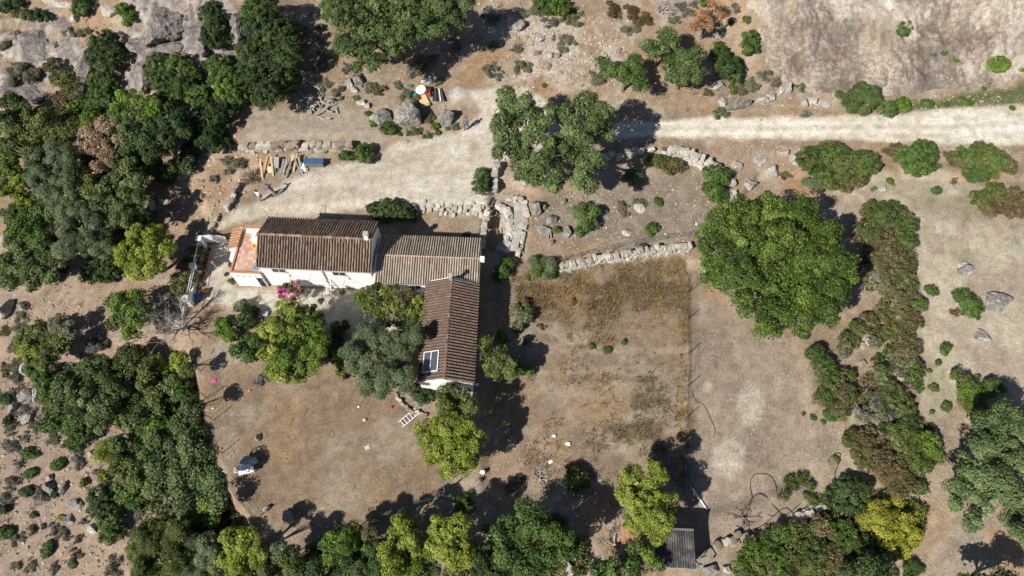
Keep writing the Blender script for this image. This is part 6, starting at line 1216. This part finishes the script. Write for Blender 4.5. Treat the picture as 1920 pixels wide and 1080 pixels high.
# broken table and boards in the yard corner
o = put('scrap_table', 'broken white table with grey sheets at the yard fence', 'table', 470, 876, 0, .15)
q = MB().box(-.62, .48, -.34, .34, .0, .04).build('table_top', WHITEPAINT, o); q.location = (-.1, -.25, .55); q.rotation_euler = (.10, .06, .12)
q = MB().box(-.42, .42, -.36, .36, 0, .03).build('sheet', CONCRETE, o); q.location = (-.15, .42, .50); q.rotation_euler = (-.12, .1, -.35)
q = MB().box(-.3, .3, -.25, .25, 0, .025).build('sheet', simple('faded_board', (.46, .44, .40), .9, .25, 3), o); q.location = (.4, .25, .62); q.rotation_euler = (.2, .15, .5)
for a, b in ((-.55, -.45), (.3, -.42), (-.45, .55), (.25, .5)): MB().box(a - .03, a + .03, b - .03, b + .03, 0, .5).build('leg', WHITEPAINT, o)
for k in range(4):
    q = MB().box(-.5, .0, -.03, .03, 0, .02).build('slat', WHITEPAINT, o); q.location = (-.6, -.42 + .16 * k, .52 + .02 * k); q.rotation_euler = (0, .25, .1 * k)
# garden stump with dead sticks, wooden plank steps in the ruin
for k, (x, y, a, l, w) in enumerate(((917, 378, -.35, .9, .12), (924, 381, -.4, .8, .12), (932, 436, .15, .9, .14), (946, 425, .12, .8, .14))):
    o = put('old_beam', '%s from left of the dark wooden beams in the ruined passage' % ORD[k], 'beam', x, y, .12, a, 'beams in the ruined passage'); MB().box(-w / 2, w / 2, -l / 2, l / 2, -.08, .06).build('timber', BARK, o); MB().box(-w / 2 - .004, w / 2 + .004, -l / 2 + .05, -l / 2 + .09, -.085, .065).build('strap', METAL, o)
for k, (x, y, a, l) in enumerate(((1024, 436, .1, .8), (1028, 438, -.05, 1.0), (1032, 440, .2, .7), (1338, 400, .0, .9))):
    o = put('driftwood', ('%s of the grey sticks beside the flat triangular garden stone' % ORD[k]) if k < 3 else 'upright grey stake at the broken garden wall corner', 'stick', x, y, .15, a); MB().tube([(0, -l / 2, 0), (.05, 0, .05), (0, l / 2, .02)], [.06, .07, .04], 6).build('wood', DEADWOOD, o); MB().tube([(.03, 0, .05), (.2, .2, .08)], [.03, .012], 5).build('branch', DEADWOOD, o)
# platform slab of the ruin
pp = [P(x, y) for x, y in ((950, 392), (962, 398), (962, 440), (952, 476), (930, 468), (945, 440), (938, 405))]; c_ = np.mean(pp, 0); zt = max(gz(p[0], p[1]) for p in pp) + .12
o = empty('ruined_platform', (c_[0], c_[1], gz(c_[0], c_[1])), 0, 'pale bare stone floor of the ruined outbuilding', 'ruin'); MB().prism([(p[0] - c_[0], p[1] - c_[1]) for p in pp][::-1], -.8, zt - o.location[2]).build('slab', ROCKW, o)
pp = [P(x, y) for x, y in ((962, 378), (984, 388), (984, 412), (978, 440), (970, 474), (955, 476), (964, 440), (964, 398))]
MB().prism([(p[0] - c_[0], p[1] - c_[1]) for p in pp][::-1], -.8, zt + .25 - o.location[2]).build('upper_ledge', ROCKW, o)

# ------------------------------------------------------------------ people
def person(label, px, py, face, shirt, trousers, pose='stand', hair=(.03, .02, .015)):
    p = P(px, py); o = empty('person', p, face, label, 'person')
    lean = .0 if pose != 'bend' else .35
    J = {'pel': (0, 0, .95, .15, .11), 'ch': (0, lean * .55, 1.30, .17, .11), 'nk': (0, lean * .85, 1.48, .06, .06), 'hd': (0, lean * 1.05 + .02, 1.62, .085, .10), 'tp': (0, lean * 1.1, 1.72, .07, .08)}
    step = .16 if pose == 'walk' else .05
    for s, n in ((-1, 'l'), (1, 'r')):
        J['hp' + n] = (s * .09, 0, .90, .10, .10); J['kn' + n] = (s * .10, s * step, .50, .065, .065); J['an' + n] = (s * .11, s * step * .8 - .02, .09, .045, .045); J['to' + n] = (s * .12, s * step * .8 + .14, .04, .04, .035)
        J['sh' + n] = (s * .17, lean * .75, 1.40, .07, .07); out = .42 if (pose == 'bend' and s > 0) else .25
        J['el' + n] = (s * out, lean * .8 + (.12 if pose == 'bend' else .0), 1.14, .05, .05); J['wr' + n] = (s * (out + (.14 if pose == 'bend' and s > 0 else -.03)), lean + .14, .95, .035, .035)
        for q, (a, b) in enumerate(((.0, .09), (.02, .10), (-.02, .095), (-.035, .075))): J['f%d' % q + n] = (J['wr' + n][0] + a, J['wr' + n][1] + .03, .95 - b, .012, .012)
        J['th' + n] = (J['wr' + n][0] - s * .04, J['wr' + n][1] + .05, .91, .013, .013)
    E_ = [('pel', 'ch'), ('ch', 'nk'), ('nk', 'hd'), ('hd', 'tp')]
    for n in 'lr': E_ += [('pel', 'hp' + n), ('hp' + n, 'kn' + n), ('kn' + n, 'an' + n), ('an' + n, 'to' + n), ('ch', 'sh' + n), ('sh' + n, 'el' + n), ('el' + n, 'wr' + n)] + [('wr' + n, 'f%d' % q + n) for q in range(4)] + [('wr' + n, 'th' + n)]
    ks = list(J); me = bpy.data.meshes.new('body'); me.from_pydata([J[k][:3] for k in ks], [(ks.index(a), ks.index(b)) for a, b in E_], [])
    b = bpy.data.objects.new('body', me); link(b, o); sk = b.modifiers.new('skin', 'SKIN'); b.modifiers.new('sub', 'SUBSURF').levels = 1; b.modifiers['sub'].render_levels = 2
    for k, v in zip(ks, me.skin_vertices[0].data): v.radius = J[k][3:]; v.use_root = (k == 'pel')
    m, t, bs = nmat('clothes'); tc = N(t, 'ShaderNodeTexCoord'); sx = N(t, 'ShaderNodeSeparateXYZ'); t.links.new(tc.outputs['Object'], sx.inputs[0])
    dv = N(t, 'ShaderNodeMath', operation='DIVIDE'); t.links.new(sx.outputs['Z'], dv.inputs[0]); dv.inputs[1].default_value = 1.8
    rp = ramp(t, [(0, (.03, .03, .03)), (.06, trousers), (.53, shirt), (.815, (.45, .27, .19))]); rp.color_ramp.interpolation = 'CONSTANT'; t.links.new(dv.outputs[0], rp.inputs[0]); t.links.new(rp.outputs[0], bs.inputs['Base Color']); bs.inputs['Roughness'].default_value = .9; me.materials.append(m)
    hm_ = rock_mesh(640, 3, .12, simple('hair', hair, .8)); q = bpy.data.objects.new('hair', hm_); link(q, o); q.scale = (.105, .125, .10); q.location = (0, lean * 1.08 - .02, 1.69)
    fc = MB()
    for s in (-1, 1): fc.lathe([(.012, -.006), (.012, .006)], 6, (s * .032, lean * 1.05 + .115, 1.63))
    fc.box(-.012, .012, lean * 1.05 + .10, lean * 1.05 + .135, 1.585, 1.62).build('face', simple('face', (.2, .1, .08), .7), o)
    return o
person('person in white top and grey trousers standing by the stick pile', 491, 377, -.3, (.72, .72, .74), (.30, .31, .35), 'stand')
pb = person('person in purple top leaning forward with one arm held out', 516, 368, 1.2, (.17, .12, .26), (.50, .38, .30), 'bend')
person('person in dark clothes walking across the driveway', 875, 243, 2.6, (.10, .10, .16), (.06, .06, .10), 'walk')
bg_ = empty('shoulder_bag', P(491, 377) + np.array([.2, -.05, .95]), 0, 'small dark bag carried by the person in white', 'bag'); MB().box(-.07, .07, -.14, .14, -.15, .12).build('pouch', DARKMETAL, bg_, bevel=.03); MB().tube([(0, -.12, .12), (-.15, 0, .45), (0, .12, .12)], .012, 5).build('strap', DARKMETAL, bg_)

# ------------------------------------------------------------------ ground cover nobody could count
def scatter(n, dens, seed):
    r = np.random.default_rng(seed); x = r.uniform(-60, 60, n); y = r.uniform(-27, 42, n); z = terr(x, y); u, v = pxof(x, y, z)
    ok = (u > -60) & (u < 1980) & (v > -60) & (v < 1140); x, y, z, u, v = x[ok], y[ok], z[ok], u[ok], v[ok]
    k = r.random(len(x)) < dens(x, y, u, v); return x[k], y[k], z[k], r
def in_(u, v, *names): return np.max([sstep(-6, 6, inpoly(u, v, ZONES[n])) for n in names], 0)
BUILT = flat([(425, 430), (480, 400), (705, 410), (905, 445), (905, 540), (890, 740), (785, 735), (795, 545), (440, 545)])
def free(x, y): return inpoly(x, y, BUILT) < 0
def d_stone(x, y, u, v):
    d = .10 + .35 * sstep(.5, .68, fbm(x, y, .25, 201, 3))
    d = d + .55 * in_(u, v, 'scree') + .30 * in_(u, v, 'bank') + .16 * in_(u, v, 'left') + .12 * in_(u, v, 'garden') + .5 * sstep(1.3, .6, np.hypot((u - 1420) / 70, (v - 320) / 45)) + .4 * sstep(1.3, .6, np.hypot((u - 1110) / 40, (v - 545) / 20)) + .5 * sstep(1.3, .6, np.hypot((u - 560) / 45, (v - 345) / 22))
    d = d + .3 * sstep(1.2, .6, np.hypot((u - 1010) / 60, (v - 860) / 40))
    d = d * (1 - .93 * in_(u, v, 'road', 'drive', 'lot', 'pave')) * (1 - .9 * in_(u, v, 'yard')) * (1 - .7 * in_(u, v, 'strip', 'field', 'south', 'east'))
    d = d * np.where((u > 1415) & (v < 175), .0, 1)
    return np.where(free(x, y), d, 0)
def stones(n, seed, smin, smax):
    x, y, z, r = scatter(n, d_stone, seed); m = len(x)
    oc = np.array([(1, 0, 0), (-1, 0, 0), (0, 1, 0), (0, -1, 0), (0, 0, 1), (0, 0, -1)], float); fc = np.array([(0, 2, 4), (2, 1, 4), (1, 3, 4), (3, 0, 4)])
    u, v = pxof(x, y, z); s = smin + (smax - smin) * r.random(m) ** 4 * (.30 + .70 * np.clip(in_(u, v, 'scree') + in_(u, v, 'bank') + .8 * in_(u, v, 'left') + .6 * sstep(320, 250, v) + .5 * in_(u, v, 'garden'), 0, 1)); V = oc[None] * (s[:, None, None] * r.uniform(.6, 1.35, (m, 6, 1))) * np.array([1, 1, .6]); a = r.uniform(0, 6.3, m); c, sn = np.cos(a)[:, None], np.sin(a)[:, None]
    V = np.stack([V[:, :, 0] * c - V[:, :, 1] * sn, V[:, :, 0] * sn + V[:, :, 1] * c, V[:, :, 2]], 2) + r.normal(0, .12, (m, 6, 3)) * s[:, None, None]
    V += np.stack([x, y, z + s * .0 + .01], 1)[:, None]; F = (fc[None] + (np.arange(m) * 6)[:, None, None]).reshape(-1, 3)
    o = bpy.data.objects.new('loose_stones', mesh_np('loose_stones', V.reshape(-1, 3), F, GRAVEL, np.repeat(np.clip(r.normal(.55, .22, m), 0, 1), 4))); link(o); tag(o, 'loose pale stones and gravel scattered over the dry ground', 'stones', None, 'stuff')
stones(260000, 301, .03, .22)
def blades(name, label, n, dens, pal, seed, hmin, hmax, w, k=5, lean=.8):
    x, y, z, r = scatter(n, dens, seed); x = np.repeat(x, k) + r.normal(0, .09, len(x) * k); y = np.repeat(y, k) + r.normal(0, .09, len(y) * k); z = terr(x, y) - .03; m = len(x)
    a = r.uniform(0, 6.3, m); h = r.uniform(hmin, hmax, m); l = r.uniform(.2, lean, m) * h; dx, dy = np.cos(a), np.sin(a); ww = w * r.uniform(.6, 1.3, m)
    b = np.stack([x, y, z], 1); t_ = np.stack([x + dx * l, y + dy * l, z + h], 1); s = np.stack([-dy * ww, dx * ww, 0 * x], 1)
    V = np.stack([b - s, b + s, t_], 1).reshape(-1, 3); o = bpy.data.objects.new(name, mesh_np(name, V, np.arange(3 * m).reshape(m, 3), LEAF[pal], np.clip(r.normal(.5, .22, m), 0, 1))); link(o); tag(o, label, 'grass', None, 'stuff'); return m
strawmat = leafmat('dry_straw', [(.20, .135, .06), (.31, .22, .115), (.40, .31, .19)], trans=.15); LEAF['straw'] = strawmat
LEAF['ochre'] = leafmat('ochre_straw', [(.12, .075, .035), (.24, .15, .05), (.34, .235, .09)], trans=.15)
def d_straw(x, y, u, v):
    d = .10 + .5 * sstep(.5, .66, fbm(x, y, .28, 221, 3)); d = d * (1 - .97 * in_(u, v, 'road', 'drive', 'lot', 'pave')) * (1 - .5 * in_(u, v, 'strip', 'east')) * np.where((u > 1415) & (v < 180), 0, 1); d = d + .2 * in_(u, v, 'yard') * sstep(.5, .62, fbm(x, y, .3, 223, 3)); return np.where(free(x, y), d, 0)
blades('dry_grass', 'dry straw coloured grass tufts over the slopes', 20000, d_straw, 'straw', 311, .10, .30, .018, 6, 1.3)
def d_och(x, y, u, v):
    f = in_(u, v, 'field'); return f * (.9 * sstep(630, 560, v) * sstep(.46, .56, fbm(x, y, .8, 231, 3)) + .30 * sstep(.54, .62, fbm(x, y, .6, 233, 3)) + .35 * sstep(1262, 1278, u))
blades('ochre_weeds', 'ochre dried weeds standing in the field', 130000, d_och, 'ochre', 313, .12, .45, .030, 6, 1.5)
def d_dw(x, y, u, v): return in_(u, v, 'field') * (sstep(1070, 1150, u) * sstep(.47, .58, fbm(x, y, .45, 63, 4)) * .8 + .8 * sstep(640, 570, v) * sstep(.50, .58, fbm(x, y, .7, 61, 4)))
blades('grey_weeds', 'grey brown withered weeds in the lower field', 110000, d_dw, 'brown', 315, .12, .42, .028, 6, 1.5)
def d_gr(x, y, u, v): return in_(u, v, 'verge') * .9 + .5 * sstep(1.2, .5, np.hypot((u - 1140) / 38, (v - 708) / 9))
blades('green_grass', 'short green grass on the verge below the rock face', 50000, d_gr, 'moss', 317, .06, .2, .02, 6, .9)
def d_ls(x, y, u, v):
    d = .55 * in_(u, v, 'left') * sstep(.45, .6, fbm(x, y, .5, 251, 3)) + .5 * in_(u, v, 'crags', 'crags2') + .30 * sstep(330, 200, v) * sstep(.52, .64, fbm(x, y, .35, 253, 3)); d = d + .25 * sstep(1.2, .6, np.hypot((u - 1640) / 60, (v - 720) / 120))
    return np.where((u > 1415) & (v < 180), 0, d) * (1 - in_(u, v, 'road', 'drive', 'lot'))
blades('low_scrub', 'low grey tufts of dwarf scrub on the stony slopes', 11000, d_ls, 'ogrey', 321, .08, .32, .02, 16, 1.4)
blades('low_scrub', 'brownish tufts of dwarf scrub on the stony slopes', 7000, d_ls, 'grey', 323, .08, .30, .02, 14, 1.4)
def d_tw(x, y, u, v):
    d = .03 + .2 * sstep(.55, .7, fbm(x, y, .35, 241, 3)) + .5 * sstep(1.2, .5, np.hypot((u - 1350) / 45, (v - 650) / 40)); return np.where(free(x, y), d * (1 - .95 * in_(u, v, 'road', 'drive', 'lot', 'pave')), 0) * np.where((u > 1415) & (v < 180), 0, 1)
x, y, z, r = scatter(16000, d_tw, 319); m = len(x); a = r.uniform(0, 6.3, m); l = r.uniform(.08, .38, m); w_ = r.uniform(.010, .022, m)
b = np.stack([x, y, z + .04], 1); d = np.stack([np.cos(a) * l, np.sin(a) * l, r.normal(0, .06, m)], 1); s = np.stack([-np.sin(a) * w_, np.cos(a) * w_, 0 * x], 1); up = np.stack([0 * x, 0 * x, w_ * 1.5], 1)
V = np.stack([b - d - s, b - d + s, b + d + s, b + d - s, b - d + up, b + d + up], 1).reshape(-1, 3); F = (np.array([(0, 4, 5, 3), (4, 1, 2, 5)])[None] + (np.arange(m) * 6)[:, None, None]).reshape(-1, 4)
o = bpy.data.objects.new('twig_litter', mesh_np('twig_litter', V, F, DEADWOOD)); link(o); tag(o, 'dead twigs littering the dry ground', 'litter', None, 'stuff')
